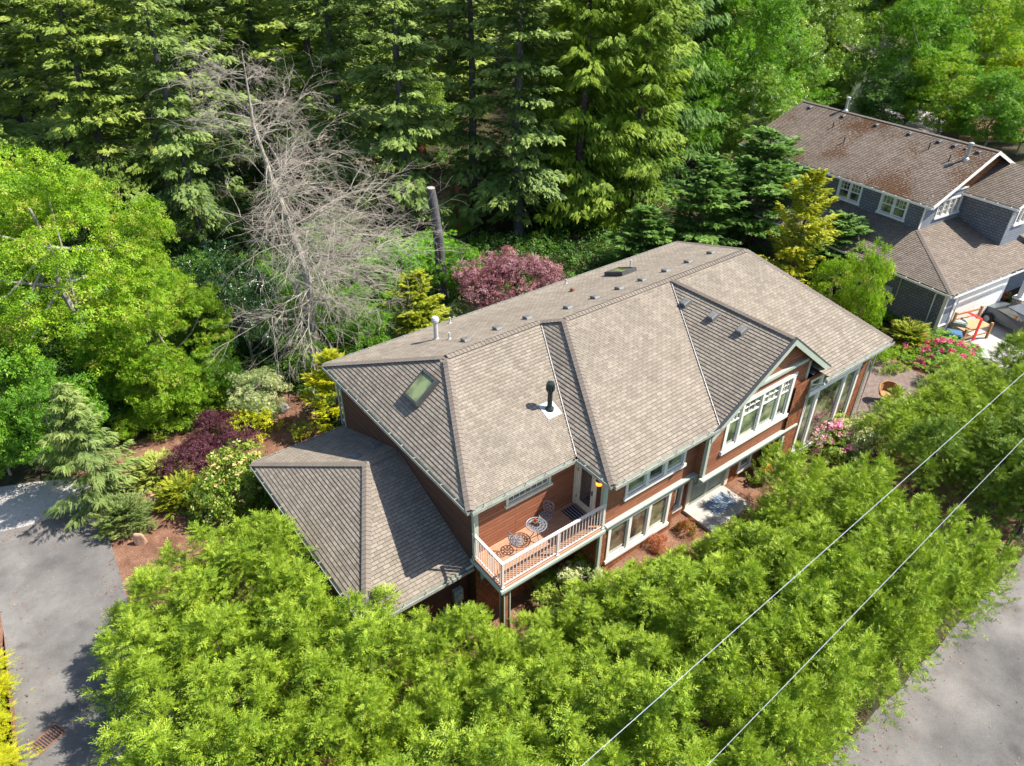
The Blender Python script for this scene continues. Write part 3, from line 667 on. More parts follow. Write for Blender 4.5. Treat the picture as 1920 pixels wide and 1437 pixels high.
# corner boards, posts and pipes
for q in ((.33, .48, .31, .46, 3.2, E-.1), (4.48, 4.64, -1.12, -.96, 2.95, E-.1), (9.13, 9.27, -1.52, -1.38, 3.14, 5.3), (14.64, 14.77, -1.53, -1.4, 3.14, 6.1), (19.5, 19.63, -1.63, -1.5, 0, 5.3),
          (4.48, 4.6, -1.12, -1.0, .6, 2.78), (.33, .5, 9.5, 9.62, 2.7, 5.5), (13.97, 14.1, -1.62, -1.5, 0, 2.78)):
    cb = MB(); cb.box(*q); hb(cb, 'corner_board', 'pale_sage')
for pts in ([(-.02, .12, E-.14), (.2, .16, E-.45), (.22, .2, 3.3), (.16, .22, 2.95), (-.02, .3, 2.82)], [(4.1, -1.2, E-.14), (4.38, -1.16, E-.5), (4.38, -1.16, 2.6)],
            [(LR-.3, -2.2, 5.3), (19.72, -1.72, 4.9), (19.72, -1.72, .8)], [(.25, 9.7, 5.5), (.27, 9.66, 5.2), (.27, 9.66, 2.8)], [(14.9, -2.2, 5.3), (14.86, -1.72, 5.0), (14.86, -1.72, 3.3)]):
    o = downspout(None, pts); to_house(o)
# balcony: floor, border beam, moulding, railing
bx0, bx1, by0, by1 = .22, 4.5, -1.27, .35
bl = MB()
nb = 13
for k in range(nb):
    y0 = by0+(by1-by0)*k/nb; bl.box(bx0, bx1-.002, y0+.004, by0+(by1-by0)*(k+1)/nb-.004, 3.14, 3.2)
hb(bl, 'balcony_floor', 'deck_board')
bl = MB()
for (z0, z1, o) in ((3.03, 3.135, .06), (2.93, 3.028, .02)): bl.box(bx0-o, bx1, by0-o, by0+.12, z0, z1); bl.box(bx0-o, bx0+.12, by0+.122, by1, z0, z1)
hb(bl, 'balcony_beam', 'pale_sage')
bl = MB(); bl.box(bx0+.13, bx1, by0+.13, by1, 2.95, 3.1); hb(bl, 'balcony_soffit', 'soffit')
bl = MB(); bl.box(.42, .62, -1.12, -.92, 0, 2.92); hb(bl, 'balcony_post', 'red_siding')
for x, y in ((.39, -1.15), (.61, -1.15), (.39, -.93)): bl = MB(); bl.box(x, x+.035, y, y+.035, .1, 2.92); hb(bl, 'post_trim', 'pale_sage')
bl = MB(); bl.box(.5, 4.4, .26, .34, 2.0, 2.25); hb(bl, 'belt_course', 'pale_sage')
def railing():
    z0, z1 = 3.3, 4.2; yf = by0+.05; xf = bx0+.05
    posts = [(xf, .28), (xf, yf), (2.45, yf), (4.42, yf)]
    tr = MB(); tr.box(xf-.045, xf+.045, yf-.045, .3, z1+.001, z1+.055); tr.box(xf+.045, 4.48, yf-.045, yf+.045, z1+.001, z1+.055); ra = hb(tr, 'railing', 'rail_paint')
    for x, y in posts: pm = MB(); pm.box(x-.035, x+.035, y-.035, y+.035, 3.225, z1); pm.box(x-.06, x+.06, y-.06, y+.06, 3.2, 3.225); pm.build('post', 'rail_paint', ra)
    for q in ((xf-.02, xf+.02, yf+.04, .3), (xf+.04, 4.4, yf-.02, yf+.02)): tr = MB(); tr.box(*q, z0-.02, z0+.02); tr.build('rail', 'rail_paint', ra)
    n = 31
    for k in range(1, n):
        x = xf+(4.42-xf)*k/n
        if abs(x-2.45) < .06: continue
        b = MB(); b.box(x-.011, x+.011, yf-.011, yf+.011, z0+.021, z1); b.build('baluster', 'rail_paint', ra)
    n = 12
    for k in range(1, n):
        y = yf+(.28-yf)*k/n; b = MB(); b.box(xf-.011, xf+.011, y-.011, y+.011, z0+.021, z1); b.build('baluster', 'rail_paint', ra)
railing()
# garage wing
GE0 = 2.65; GSL = .39; gx0 = -3.55; gy0, gy1 = .45, 9.65; gym = (gy0+gy1)/2; gzr = GE0+GSL*(gy1-gym); grx = -.9
rf = MB()
course_roof(rf, [(gx0, gy0, GE0), (.34, gy0, GE0), (.34, gym, gzr), (grx, gym, gzr)], None)
course_roof(rf, [(gx0, gy1, GE0), (gx0, gy0, GE0), (grx, gym, gzr)], None)
course_roof(rf, [(.34, gy1, GE0), (gx0, gy1, GE0), (grx, gym, gzr), (.34, gym, gzr)], None)
hb(rf, 'garage_roof', 'shingle')
for a, b in (((gx0, gy0, GE0), (grx, gym, gzr)), ((gx0, gy1, GE0), (grx, gym, gzr)), ((grx, gym, gzr), (.33, gym, gzr))):
    cp = MB(); caps(cp, a, b); hb(cp, 'ridge_cap', 'shingle_cap')
for a, b, o in (((gx0, gy0, GE0), (.3, gy0, GE0), (0, -1, 0)), ((gx0, gy1, GE0), (gx0, gy0, GE0), (-1, 0, 0)), ((.34, gy1, GE0), (gx0, gy1, GE0), (0, 1, 0))): to_house(gutter(None, a, b, o))
for a, b, o_ in (((gx0, gy0, GE0), (.3, gy0, GE0), (0, -1, 0)), ((gx0, gy1, GE0), (gx0, gy0, GE0), (-1, 0, 0))):
    fa = MB(); fascia(fa, a, b, out=o_); hb(fa, 'fascia', 'sage_trim')
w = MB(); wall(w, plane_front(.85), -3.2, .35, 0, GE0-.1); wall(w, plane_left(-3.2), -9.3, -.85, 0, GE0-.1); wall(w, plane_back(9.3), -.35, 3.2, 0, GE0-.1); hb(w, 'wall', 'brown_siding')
ud = MB(); ud.poly([(gx0+.05, gy0+.05, GE0-.1), (gx0+.05, gy1-.05, GE0-.1), (.34, gy1-.05, GE0-.1), (.34, gy0+.05, GE0-.1)]); hb(ud, 'soffit', 'soffit')
mt = MB(); mt.box(-.3, .05, .68, .85, .95, 1.5); mt.tube([(-.13, .68, 1.3), (-.13, .58, 1.3)], .1, 12); mt.tube([(-.13, .76, .95), (-.13, .76, .2)], .03, 6); mt.box(-.7, -.45, .74, .85, .5, .8); mt.box(-.22, -.03, .72, .85, .55, .75)
hb(mt, 'electric_meter', 'bin_grey')
# roof furniture
nb_ = (0, SL, 1)
for (x, y, z) in ((3.98, 6.0, 0), (5.42, 6.0, 0), (6.82, 5.95, 0), (8.31, 5.3, 0), (9.73, 5.3, 0), (11.07, 5.3, 0), (12.39, 5.3, 0), (13.86, 5.33, 0), (15.41, 5.44, 0), (17.04, 5.52, 0)):
    to_house(roof_vent(None, (x, y, bz(y)), (0, SL, 1), (0, 1, -SL)))
for y in (2.77, 1.41, .08): to_house(roof_vent(None, (12.17, y, Z2-GS*(GX-12.17)), (-GS, 0, 1), (-1, 0, -GS), s=1.15))
for x, y in ((-.85, 6.0), (.02, 6.15)): to_house(roof_vent(None, (x, y, GE0+GSL*(gy1-y)), (0, GSL, 1), (0, 1, -GSL)))
def pipe(parent, x, y, z, h, r, capr, mat, flash=.16, name='vent_pipe', mat2=None, tilt=(0, 0)):
    m = MB(); prof = [(flash, -.06), (flash*.75, .03), (r, .1), (r, h-.14*(capr/r > 1)), ]
    if capr > r: prof += [(capr, h-.15), (capr*1.04, h-.06), (capr*.8, h+.03), (capr*.3, h+.06)]
    else: prof += [(r, h)]
    m.lathe((x, y, z), prof, 14)
    o = m.build(name, mat, None, smooth=False); to_house(o) if parent is house else setattr(o, 'parent', parent)
    return o
pipe(house, 3.75, 7.73, bz(7.73), .95, .085, .15, 'pipe_pale')
pipe(house, 3.92, 7.04, bz(7.04), .30, .035, .035, 'pipe_pale', flash=.1)
pipe(house, 5.5, 9.5, bz(9.5), .30, .035, .035, 'pipe_pale', flash=.1)
pipe(house, 11.74, 9.3, bz(9.3), .25, .035, .035, 'pipe_pale', flash=.1)
pipe(house, 14.4, 7.9, bz(7.9), .45, .035, .035, 'pipe_pale', flash=.1)
o = pipe(house, 10.6, 7.6, bz(7.6), .12, .07, .11, 'rust', flash=.14)
# flue on the front slope: flashing plate, storm collar, pipe, louvred cap
ch = MB(); zb = fz(1.8)-D2*SL; x, y = 4.5, 1.8
zc = E+SL*y
ch.cur = 0
pl = [(x-.3, y-.32, E+SL*(y-.32)+.03), (x+.3, y-.32, E+SL*(y-.32)+.03), (x+.3, y+.26, E+SL*(y+.26)+.03), (x-.3, y+.26, E+SL*(y+.26)+.03)]
ch.poly(pl)
flash = hb(ch, 'flue_flashing', 'galvanised')
ch = MB(); ch.lathe((x, y, zc), [(.15, -.05), (.15, .07), (.085, .15), (.085, .72), (.10, .74), (.10, .78), (.135, .80), (.135, 1.06), (.12, 1.1), (.02, 1.12)], 18)
for k in range(12):
    a = k*math.pi/6; ch.bar((x+.14*math.cos(a), y+.14*math.sin(a), zc+.82), (x+.14*math.cos(a), y+.14*math.sin(a), zc+1.0), .02, .02)
hb(ch, 'flue_pipe', 'chimney_green')
# skylights
def skylight(corners, n, glass='skylight_glass', H=.14):
    n = Vector(n).normalized(); c = [Vector(p) for p in corners]; ce = sum(c, Vector())/4
    m = MB(); hi = [p+n*H for p in c]; inn = [ce+(p-ce)*.86+n*(H+.012) for p in c]; i2 = [ce+(p-ce)*.86+n*(H-.03) for p in c]
    for i in range(4):
        j = (i+1) % 4; m.poly([c[i], c[j], hi[j], hi[i]]); m.poly([hi[i], hi[j], inn[j], inn[i]]); m.poly([inn[i], inn[j], i2[j], i2[i]])
    o = hb(m, 'skylight', 'vent_dark'); m2 = MB(); m2.poly(i2); p = m2.build('pane', glass, None); p.parent = o
lz = lambda x: E+TL*x
skylight([(1.85, 4.42, lz(1.85)), (1.85, 5.28, lz(1.85)), (.98, 5.28, lz(.98)), (.98, 4.42, lz(.98))], (-TL, 0, 1), H=.22)
skylight([(13.1, 7.1, bz(7.1)), (14.0, 7.1, bz(7.1)), (14.0, 8.2, bz(8.2)), (13.1, 8.2, bz(8.2))], (0, SL, 1), H=.2)

# ------------------------------------------------------------------ things on the balcony
def lattice_ring(m, c, r, z, th=.011, n=24, ax=None):
    pts = [(c[0]+r*math.cos(2*math.pi*k/n), c[1]+r*math.sin(2*math.pi*k/n), z) for k in range(n+1)]
    m.tube(pts, th, 5, cap=False)
def scroll(m, f, u, v, r, th=.009):
    pts = [f(u+r*math.cos(a), v+r*math.sin(a)) for a in np.linspace(0, 2*math.pi, 9)]; m.tube(pts, th, 4, cap=False)
def patio_table(loc, label):
    o = empty('patio_table', loc, 0, label, 'table'); m = MB(); R = .34; z = .68
    for r in (R, R*.96, .24, .12): lattice_ring(m, (0, 0), r, z, .012)
    for k in range(12):
        a = k*math.pi/6; m.bar((.12*math.cos(a), .12*math.sin(a), z), (R*math.cos(a), R*math.sin(a), z), .014, .012)
        scroll(m, lambda p, q: (p, q, z), .29*math.cos(a+.26), .29*math.sin(a+.26), .042); scroll(m, lambda p, q: (p, q, z), .18*math.cos(a+.26), .18*math.sin(a+.26), .04)
    m.build('tabletop', 'cast_grey', o)
    for k in range(3):
        a = k*2.094+.4; c, s = math.cos(a), math.sin(a); l = MB()
        l.tube([(.1*c, .1*s, .66), (.06*c, .06*s, .45), (.10*c, .10*s, .25), (.24*c, .24*s, .05), (.28*c, .28*s, .01)], [.016, .018, .016, .014, .02], 6); l.build('leg', 'cast_grey', o)
    return o
def patio_chair(loc, rz, label):
    o = empty('patio_chair', loc, rz, label, 'chair', 'cast metal patio chairs on the balcony'); m = MB(); z = .42; R = .21
    for r in (R, R*.93, .1): lattice_ring(m, (0, 0), r, z, .011)
    for k in range(8):
        a = k*math.pi/4; m.bar((0, 0, z), (R*math.cos(a), R*math.sin(a), z), .013, .012); scroll(m, lambda p, q: (p, q, z), .15*math.cos(a+.39), .15*math.sin(a+.39), .045)
    m.build('seat', 'cast_grey', o)
    for sx, sy in ((1, 1), (1, -1), (-1, 1), (-1, -1)):
        l = MB(); l.tube([(.13*sx, .13*sy, .41), (.17*sx, .17*sy, .28), (.13*sx, .13*sy, .12), (.19*sx, .19*sy, .01)], [.016, .015, .012, .016], 6); l.build('leg', 'cast_grey', o)
    b = MB(); f = lambda u, v: (-.20-.10*(v-.42), u, v)
    # shield-shaped open back: outline, two lobes, scrolls
    ol = [(-.13, .42), (-.17, .55), (-.20, .68), (-.19, .80), (-.12, .88), (0, .90), (.12, .88), (.19, .80), (.20, .68), (.17, .55), (.13, .42)]
    b.tube([f(*p) for p in ol], .014, 6)
    for u, v, r in ((-.09, .77, .07), (.09, .77, .07), (0, .83, .05), (-.10, .63, .06), (.10, .63, .06), (0, .68, .055), (0, .56, .055), (-.08, .51, .045), (.08, .51, .045)): scroll(b, f, u, v, r, .011)
    b.bar(f(0, .42), f(0, .5), .012, .012)
    b.build('backrest', 'cast_grey', o)
    return o
patio_chair((1.55, -.28, 3.2), .12, 'grey cast metal chair seen from behind near the balcony corner, throwing a lacy shadow')
patio_chair((2.98, .03, 3.2), math.pi-.45+.9, 'grey cast metal chair with its tall open back to the wall, beyond the round table')
patio_table((2.32, -.30, 3.2), 'round grey cast metal lattice table on the balcony')
def mesh_arrays(name, V, F, mat, parent=None, tint=None, smooth=False):
    """F: (n,3) int array"""
    me = bpy.data.meshes.new(name); V = np.asarray(V, np.float32); F = np.asarray(F, np.int32)
    me.vertices.add(len(V)); me.vertices.foreach_set('co', V.ravel())
    me.loops.add(F.size); me.loops.foreach_set('vertex_index', F.ravel())
    me.polygons.add(len(F)); me.polygons.foreach_set('loop_start', np.arange(0, F.size, 3, dtype=np.int32))
    if tint is not None:
        a = me.attributes.new('tint', 'FLOAT', 'FACE'); a.data.foreach_set('value', np.asarray(tint, np.float32))
    me.materials.append(MATS[mat]); me.update(calc_edges=True)
    if smooth: me.polygons.foreach_set('use_smooth', [True]*len(F))
    if parent == 'mesh': return me
    o = bpy.data.objects.new(name, me); COL.objects.link(o)
    if parent is not None: o.parent = parent
    return o

# ------------------------------------------------------------------ foliage toolkit
def nrm(a): return a/np.maximum(np.linalg.norm(a, axis=-1, keepdims=True), 1e-9)
def frond(n=7, spread=.62, w=.055, droop=.10, ll=.42, two=True):
    """feathery spray along +x in the xy plane: side leaflets as slim triangles"""
    V = []; F = []
    def tri(a, b, c): k = len(V); V.extend([a, b, c]); F.append((k, k+1, k+2))
    for i in range(n):
        t0 = (i+.3)/n*.92; z = -droop*t0*t0; L = ll*(1-.62*t0)*(.6+.4*math.sin(math.pi*min(1, t0+.35)))
        for sg in (-1, 1):
            a = spread+.1*((i*7) % 3-1); dx, dy = math.cos(a), sg*math.sin(a); zz = z-.25*L*droop*3
            base = (t0, 0, z); tip = (t0+L*dx, L*dy, zz)
            nx, ny = -dy*w, dx*w
            mid = (t0+L*dx*.45, L*dy*.45)
            tri((t0, 0, z), (mid[0]+nx, mid[1]+ny, z+.02), tip); tri((t0, 0, z), tip, (mid[0]-nx, mid[1]-ny, z-.02))
    tri((0, -w*.4, 0), (0, w*.4, 0), (1.0, 0, -droop)); 
    tri((.75, -w*.9, -droop*.5), (.75, w*.9, -droop*.5), (1.12, 0, -droop*1.1))
    return np.array(V), np.array(F)
def leaf_t(asp=.5, fold=.18):
    V = np.array([(0, 0, 0), (.5, asp/2, fold*asp), (1, 0, -.05), (.5, -asp/2, fold*asp)]); F = np.array([(0, 2, 1), (0, 3, 2)]); return V, F
def cluster_t(nl=5, asp=.5, seed=0):
    """a small rosette of leaves used as one template"""
    r = np.random.default_rng(seed); Vs = []; Fs = []; k = 0
    for i in range(nl):
        V, F = leaf_t(asp*r.uniform(.8, 1.2)); a = 2*math.pi*i/nl+r.uniform(-.4, .4); el = r.uniform(-.35, .35); s = r.uniform(.75, 1.1)
        Rz = np.array([[math.cos(a), -math.sin(a), 0], [math.sin(a), math.cos(a), 0], [0, 0, 1]]); Ry = np.array([[math.cos(el), 0, math.sin(el)], [0, 1, 0], [-math.sin(el), 0, math.cos(el)]])
        Vs.append((V*s+np.array([.12, 0, 0])) @ Ry.T @ Rz.T); Fs.append(F+k); k += len(V)
    return np.concatenate(Vs), np.concatenate(Fs)
def scatter(tmpl, pos, dirs, norms, scale, tint, rng, jit=.12):
    """copies of a template baked into arrays"""
    V, F = tmpl; n = len(pos); X = nrm(dirs); Y = nrm(np.cross(norms, X)); Z = np.cross(X, Y)
    out = pos[:, None, :]+scale[:, None, None]*(V[None, :, 0:1]*X[:, None, :]+V[None, :, 1:2]*Y[:, None, :]+V[None, :, 2:3]*Z[:, None, :])
    Fo = (F[None]+(np.arange(n)*len(V))[:, None, None]).reshape(-1, 3)
    ti = np.clip(np.repeat(tint, len(F))+rng.uniform(-jit, jit, n*len(F)), 0, 1)
    return out.reshape(-1, 3), Fo, ti
def join(parts):
    Vs, Fs, Ts, k = [], [], [], 0
    for V, F, T in parts: Vs.append(V); Fs.append(F+k); Ts.append(T); k += len(V)
    return np.concatenate(Vs), np.concatenate(Fs), np.concatenate(Ts)
def rvec(rng, n): return nrm(rng.normal(size=(n, 3)))

def plume(seed, nf=9, lf=.42, npair=3):
    """feathery shoot: a curved axis with side sprays, each spray a row of fine leaflets"""
    r = np.random.default_rng(seed); V = []; F = []
    def tri(a, b, c): k = len(V); V.extend([a, b, c]); F.append((k, k+1, k+2))
    ax = lambda t: np.array([t, .06*math.sin(2.5*t+seed), .10*math.sin(3*t+seed)-.16*t*t])
    for i in range(nf+1):
        t = .12+.86*i/nf; base = ax(t); last = i == nf
        sg = (-1)**i; a = 0 if last else sg*(.75+r.uniform(-.2, .2)); roll = r.uniform(-.7, .7)
        d = np.array([math.cos(a), math.sin(a)*math.cos(roll), math.sin(a)*math.sin(roll)-.05]); L = lf*(1-.55*t)*r.uniform(.8, 1.2)
        n = nrm(np.array([r.uniform(-.35, .35), r.uniform(-.35, .35), 1.0])); sd = nrm(np.cross(n, d)); tip = base+d*L+np.array([0, 0, -.06*L])
        tri(base-sd*.028, base+sd*.028, tip)
        for j in range(npair):
            u = (j+.4)/npair; q = base+d*L*u
            for s2 in (-1, 1):
                l2 = L*.42*(1-.6*u)*r.uniform(.8, 1.2); e = nrm(d*.8+sd*s2*.75+n*r.uniform(-.2, .3)); w2 = .042
                tri(q-d*w2, q+d*w2, q+e*l2)
    return np.array(V), np.array(F)
PLUMES = [plume(i) for i in range(4)]
def cypress_mesh(name, mat, H, R, rng, n=1300, size=.34):
    """bushy hedge tree: broad body with several leaders of unequal height, plumes pointing up and out"""
    nl = 7; lead = []
    for i in range(nl):
        a = i*2.4+rng.uniform(-.5, .5); rr = 0 if i == 0 else R*rng.uniform(.3, .8); lead.append((rr*math.cos(a), rr*math.sin(a), H*(1 if i == 0 else rng.uniform(.66, .96)), R*rng.uniform(.40, .68)))
    P, D, Nn, Sc, Ti = [], [], [], [], []
    for k in range(n):
        lx, ly, lh, lr = lead[rng.integers(nl)]; f = rng.uniform(.15, 1)**.55; z = lh*(.14+.86*f)
        rr = lr*(1-(max(0, z/lh-.3)/.7)**1.25)**.95*rng.uniform(.35, 1.12) if z < lh else 0
        if z/lh < .62: rr *= 1.25
        a = rng.uniform(0, 6.283); u = np.array([math.cos(a), math.sin(a), 0]); o_ = np.array([lx, ly, 0]); ow = o_/max(R, .1)
        P.append(o_+u*rr+[0, 0, z-size*.35]); D.append(u*rng.uniform(.35, 1.2)+ow*.5+np.array([0, 0, rng.uniform(.05, 1.15)])+rng.normal(size=3)*.22)
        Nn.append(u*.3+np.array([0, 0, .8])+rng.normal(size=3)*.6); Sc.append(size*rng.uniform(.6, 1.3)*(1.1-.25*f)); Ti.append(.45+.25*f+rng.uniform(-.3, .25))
    for lx, ly, lh, lr in lead:
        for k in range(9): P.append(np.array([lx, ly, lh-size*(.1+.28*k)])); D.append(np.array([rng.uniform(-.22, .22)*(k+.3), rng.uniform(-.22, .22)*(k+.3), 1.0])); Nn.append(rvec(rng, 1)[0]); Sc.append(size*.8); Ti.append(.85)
    P, D, Nn, Sc, Ti = map(np.array, (P, D, Nn, Sc, Ti)); grp = rng.integers(0, 4, len(P)); parts = []
    for q in range(4):
        mk = grp == q; parts.append(scatter(PLUMES[q], P[mk], D[mk], Nn[mk], Sc[mk], Ti[mk], rng, .10))
    V, F, T = join(parts); return mesh_arrays(name, V, F, mat, 'mesh', T)
def conifer_mesh(name, mat, H, R, z0=.05, nb=120, power=1.0, elev=(.5, .1), curve=0.0, spr=.45, sn=12, tm=None, rng=None, inner=.25, fan=.9, hang=0.0, fill=0, top_tint=.1, lean=.0, bulge=0.0, rj=.35, az_j=.4, nout=.25):
    """branches climb round the trunk; each carries a flat-ish fan of sprays. elev = branch pitch at base and top"""
    rng = rng or np.random.default_rng(1); tm = tm or frond(); P, D, Nn, Sc, Ti = [], [], [], [], []
    for i in range(nb):
        f = (i+rng.uniform(0, 1))/nb; f = f**.85; z = H*(z0+(1-z0)*f)
        prof = (1-((z/H-z0)/(1-z0))**(1/power))**power if bulge == 0 else (1-((z/H-z0)/(1-z0)))**power*(1+bulge*math.sin(math.pi*min(1, (z/H-z0)/(1-z0)*1.3)))
        L = R*max(.05, prof)*rng.uniform(1-rj, 1.1)
        az = i*2.39996+rng.uniform(-az_j, az_j); el = elev[0]+(elev[1]-elev[0])*f+rng.uniform(-.15, .15)
        a = np.array([math.cos(az), math.sin(az), 0.0]); b = np.array([-math.sin(az), math.cos(az), 0.0])
        k = max(3, int(sn*(.4+L/R))); s = np.sort(rng.uniform(inner, 1.0, k)); bt = rng.uniform(-.18, .18)
        ex = L*s; pos = a[None]*(ex*math.cos(el))[:, None]; pos[:, 2] = z+ex*math.sin(el)+curve*L*s*s
        wid = fan*L*.36*(1.15-s)*rng.uniform(-1, 1, k); pos += b[None]*wid[:, None]; pos[:, 2] += rng.uniform(-.05, .05, k)*L - hang*abs(wid)
        slope = math.sin(el)+2*curve*s
        d = a[None]*math.cos(el)+b[None]*(np.sign(wid)*rng.uniform(.15, 1.0, k))[:, None]; d[:, 2] = slope*.8-hang+rng.uniform(-.2, .25, k)
        n_ = np.tile([0, 0, 1.0], (k, 1))+a[None]*nout+rng.normal(size=(k, 3))*.33
        P.append(pos); D.append(d); Nn.append(n_); Sc.append(spr*rng.uniform(.65, 1.25, k)*(.75+.35*(L/R)))
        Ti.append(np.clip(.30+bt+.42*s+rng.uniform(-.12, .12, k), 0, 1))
    # leader
    k = 5; P.append(np.stack([np.zeros(k), np.zeros(k), H-spr*np.linspace(.2, 1.4, k)], 1)); D.append(np.stack([rng.uniform(-.35, .35, k), rng.uniform(-.35, .35, k), np.ones(k)], 1)); Nn.append(rvec(rng, k)); Sc.append(np.full(k, spr*.9)); Ti.append(np.full(k, .8))
    P = np.concatenate(P); D = np.concatenate(D); Nn = np.concatenate(Nn); Sc = np.concatenate(Sc); Ti = np.concatenate(Ti)
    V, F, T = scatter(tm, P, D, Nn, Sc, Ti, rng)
    return mesh_arrays(name, V, F, mat, 'mesh', T)

def clump_mesh(name, mat, clumps, leaf, per, tm=None, rng=None, flat=.55, up=.5, tint=.5, tj=.22, hang=0.0, shell=.45):
    """clumps: list of (centre, radius); leaves lie through the outer part of each clump, facing up and out"""
    rng = rng or np.random.default_rng(2); tm = tm or cluster_t(); parts = []
    P, D, Nn, Sc, Ti = [], [], [], [], []
    for c, r in clumps:
        k = max(4, int(per*r*r)); u = rvec(rng, k); rr = (shell+(1-shell)*rng.uniform(0, 1, k)**.6)*r
        p = np.array(c)+u*rr[:, None]*np.array([1, 1, flat]); ct = rng.uniform(-tj, tj)
        P.append(p); nn = u*.9+np.array([0, 0, up+.3])+rng.normal(size=(k, 3))*.5; d = rvec(rng, k)+u*.6; d[:, 2] -= hang
        Nn.append(nn); D.append(d); Sc.append(leaf*rng.uniform(.65, 1.3, k)); Ti.append(np.clip(tint+ct+rng.uniform(-.3, .3, k), 0, 1))
    V, F, T = scatter(tm, np.concatenate(P), np.concatenate(D), np.concatenate(Nn), np.concatenate(Sc), np.concatenate(Ti), rng)
    return mesh_arrays(name, V, F, mat, 'mesh', T)

def crown_clumps(rng, n, W_, H_, z0, cr, layered=False, core=.3, skew=None):
    """clump centres through an irregular ellipsoid crown"""
    out = []; lob = rvec(rng, 7); la = rng.uniform(.0, .35, 7)
    while len(out) < n:
        u = rvec(rng, 1)[0]; rr = rng.uniform(core, 1)**.5
        if u[2] < -.55: continue
        k = 1+sum(a*max(0, float(u @ l))**3 for a, l in zip(la, lob))-.18
        c = np.array([u[0]*W_*rr*k, u[1]*W_*rr*k, z0+(u[2]*.5+.5)*H_*(rr*.5+.5)*min(1.1, k)])
        out.append((c, cr*rng.uniform(.55, 1.3)))
    return out
def branch_mesh(name, mat, trunk, r0, clumps, rng, nlimb=10, parts=True):
    """tapered trunk with limbs that reach towards some of the clumps"""
    m = MB(); n = len(trunk); m.tube(trunk, [r0*(1-.75*i/(n-1)) for i in range(n)], 10)
    cs = [c for c, r in clumps]; rng.shuffle(cs)
    T = [Vector(p) for p in trunk]
    for c in cs[:nlimb]:
        c = Vector(c); i = min(n-2, max(1, int(n*rng.uniform(.25, .85)))); a = T[i]; mid = a.lerp(c, .5)+Vector((0, 0, -.12*(c-a).length*rng.uniform(0, 1)))
        m.tube([a, mid, c], [r0*.34, r0*.2, r0*.06], 6)
    me = m.build(name, mat); d = me.data; bpy.data.objects.remove(me); return d
def put(me, name, parent, mat=None, scale=None, rz=None):
    o = bpy.data.objects.new(name, me); COL.objects.link(o); o.parent = parent
    if mat:
        o.material_slots[0].link = 'OBJECT'; o.material_slots[0].material = MATS[mat]
    if scale: o.scale = scale
    return o

PROTO = {}
def proto_conifer(key, seed, **k):
    tr = k.pop('trunk_r', .3); bm = k.pop('bark', 'bark'); rng = np.random.default_rng(seed)
    cm = conifer_mesh(key+'_crown', k.pop('mat'), rng=rng, **k)
    H = k['H']; m = MB(); pts = [(math.sin(z*.35+seed)*.04*H/20, math.cos(z*.3)*.04*H/20, z) for z in np.linspace(-.3, H*.97, 9)]
    m.tube(pts, [tr*(1-.93*i/8) for i in range(9)], 9)
    # dead lower limbs
    r2 = random.Random(seed)
    for i in range(int(k['nb']*.12)):
        z = H*r2.uniform(.05, .7); a = r2.uniform(0, 6.28); L = k['R']*r2.uniform(.2, .55); rr = tr*.12
        m.tube([(0, 0, z), (math.cos(a)*L*.5, math.sin(a)*L*.5, z+.05*L), (math.cos(a)*L, math.sin(a)*L, z-.12*L)], [rr, rr*.6, rr*.2], 4)
    to = m.build(key+'_trunk', bm); td = to.data; bpy.data.objects.remove(to)
    PROTO[key] = (cm, td, H, k['R'])
def proto_broad(key, seed, mat, W_, H_, z0, cr, n, leaf, per, tr=.2, bark='bark_pale', flat=.55, tm=None, layered=False, core=.3, tint=.5, up=.5, nlimb=12, hang=0.0, tj=.2, shell=.45):
    rng = np.random.default_rng(seed); cl = crown_clumps(rng, n, W_, H_, z0, cr, core=core)
    cm = clump_mesh(key+'_crown', mat, cl, leaf, per, tm=tm, rng=rng, flat=flat, tint=tint, up=up, hang=hang, tj=tj, shell=shell)
    top = z0+H_*.8; pts = [(rng.uniform(-.04, .04)*top, rng.uniform(-.04, .04)*top, -.2+z*(top+.2)) for z in np.linspace(0, 1, 6)]; pts[0] = (0, 0, -.2)
    td = branch_mesh(key+'_trunk', bark, pts, tr, [(c, r) for c, r in cl], rng, nlimb)
    PROTO[key] = (cm, td, z0+H_, W_)

fr_fine = frond(8, .62, .045, .10, .42); fr_wide = frond(5, .8, .085, .18, .5); fr_hang = frond(5, .7, .08, .35, .46)
for i in range(5):
    rg = np.random.default_rng(11+i); cm = cypress_mesh('cypress_crown', 'leaf_cypress', 4.8, 1.45, rg)
    m = MB(); m.tube([(0, 0, -.3), (.05, 0, 1.2), (0, .05, 2.4), (0, 0, 3.4)], [.12, .1, .06, .012], 8); to = m.build('cypress_trunk', 'bark'); td = to.data; bpy.data.objects.remove(to)
    PROTO['cypress%d' % i] = (cm, td, 4.8, 1.45)
for i in range(3):
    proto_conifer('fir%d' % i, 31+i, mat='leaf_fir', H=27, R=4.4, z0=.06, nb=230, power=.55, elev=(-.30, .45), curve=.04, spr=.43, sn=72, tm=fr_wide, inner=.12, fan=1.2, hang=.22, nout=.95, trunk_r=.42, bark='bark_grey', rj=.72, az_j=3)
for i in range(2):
    proto_conifer('redcedar%d' % i, 41+i, mat='leaf_cedar', H=24, R=4.4, z0=.02, nb=250, power=.42, elev=(-.15, .5), curve=.04, spr=.40, sn=72, tm=fr_hang, inner=.2, fan=1.2, hang=.6, nout=1.0, trunk_r=.4, bark='bark', rj=.6, az_j=3)
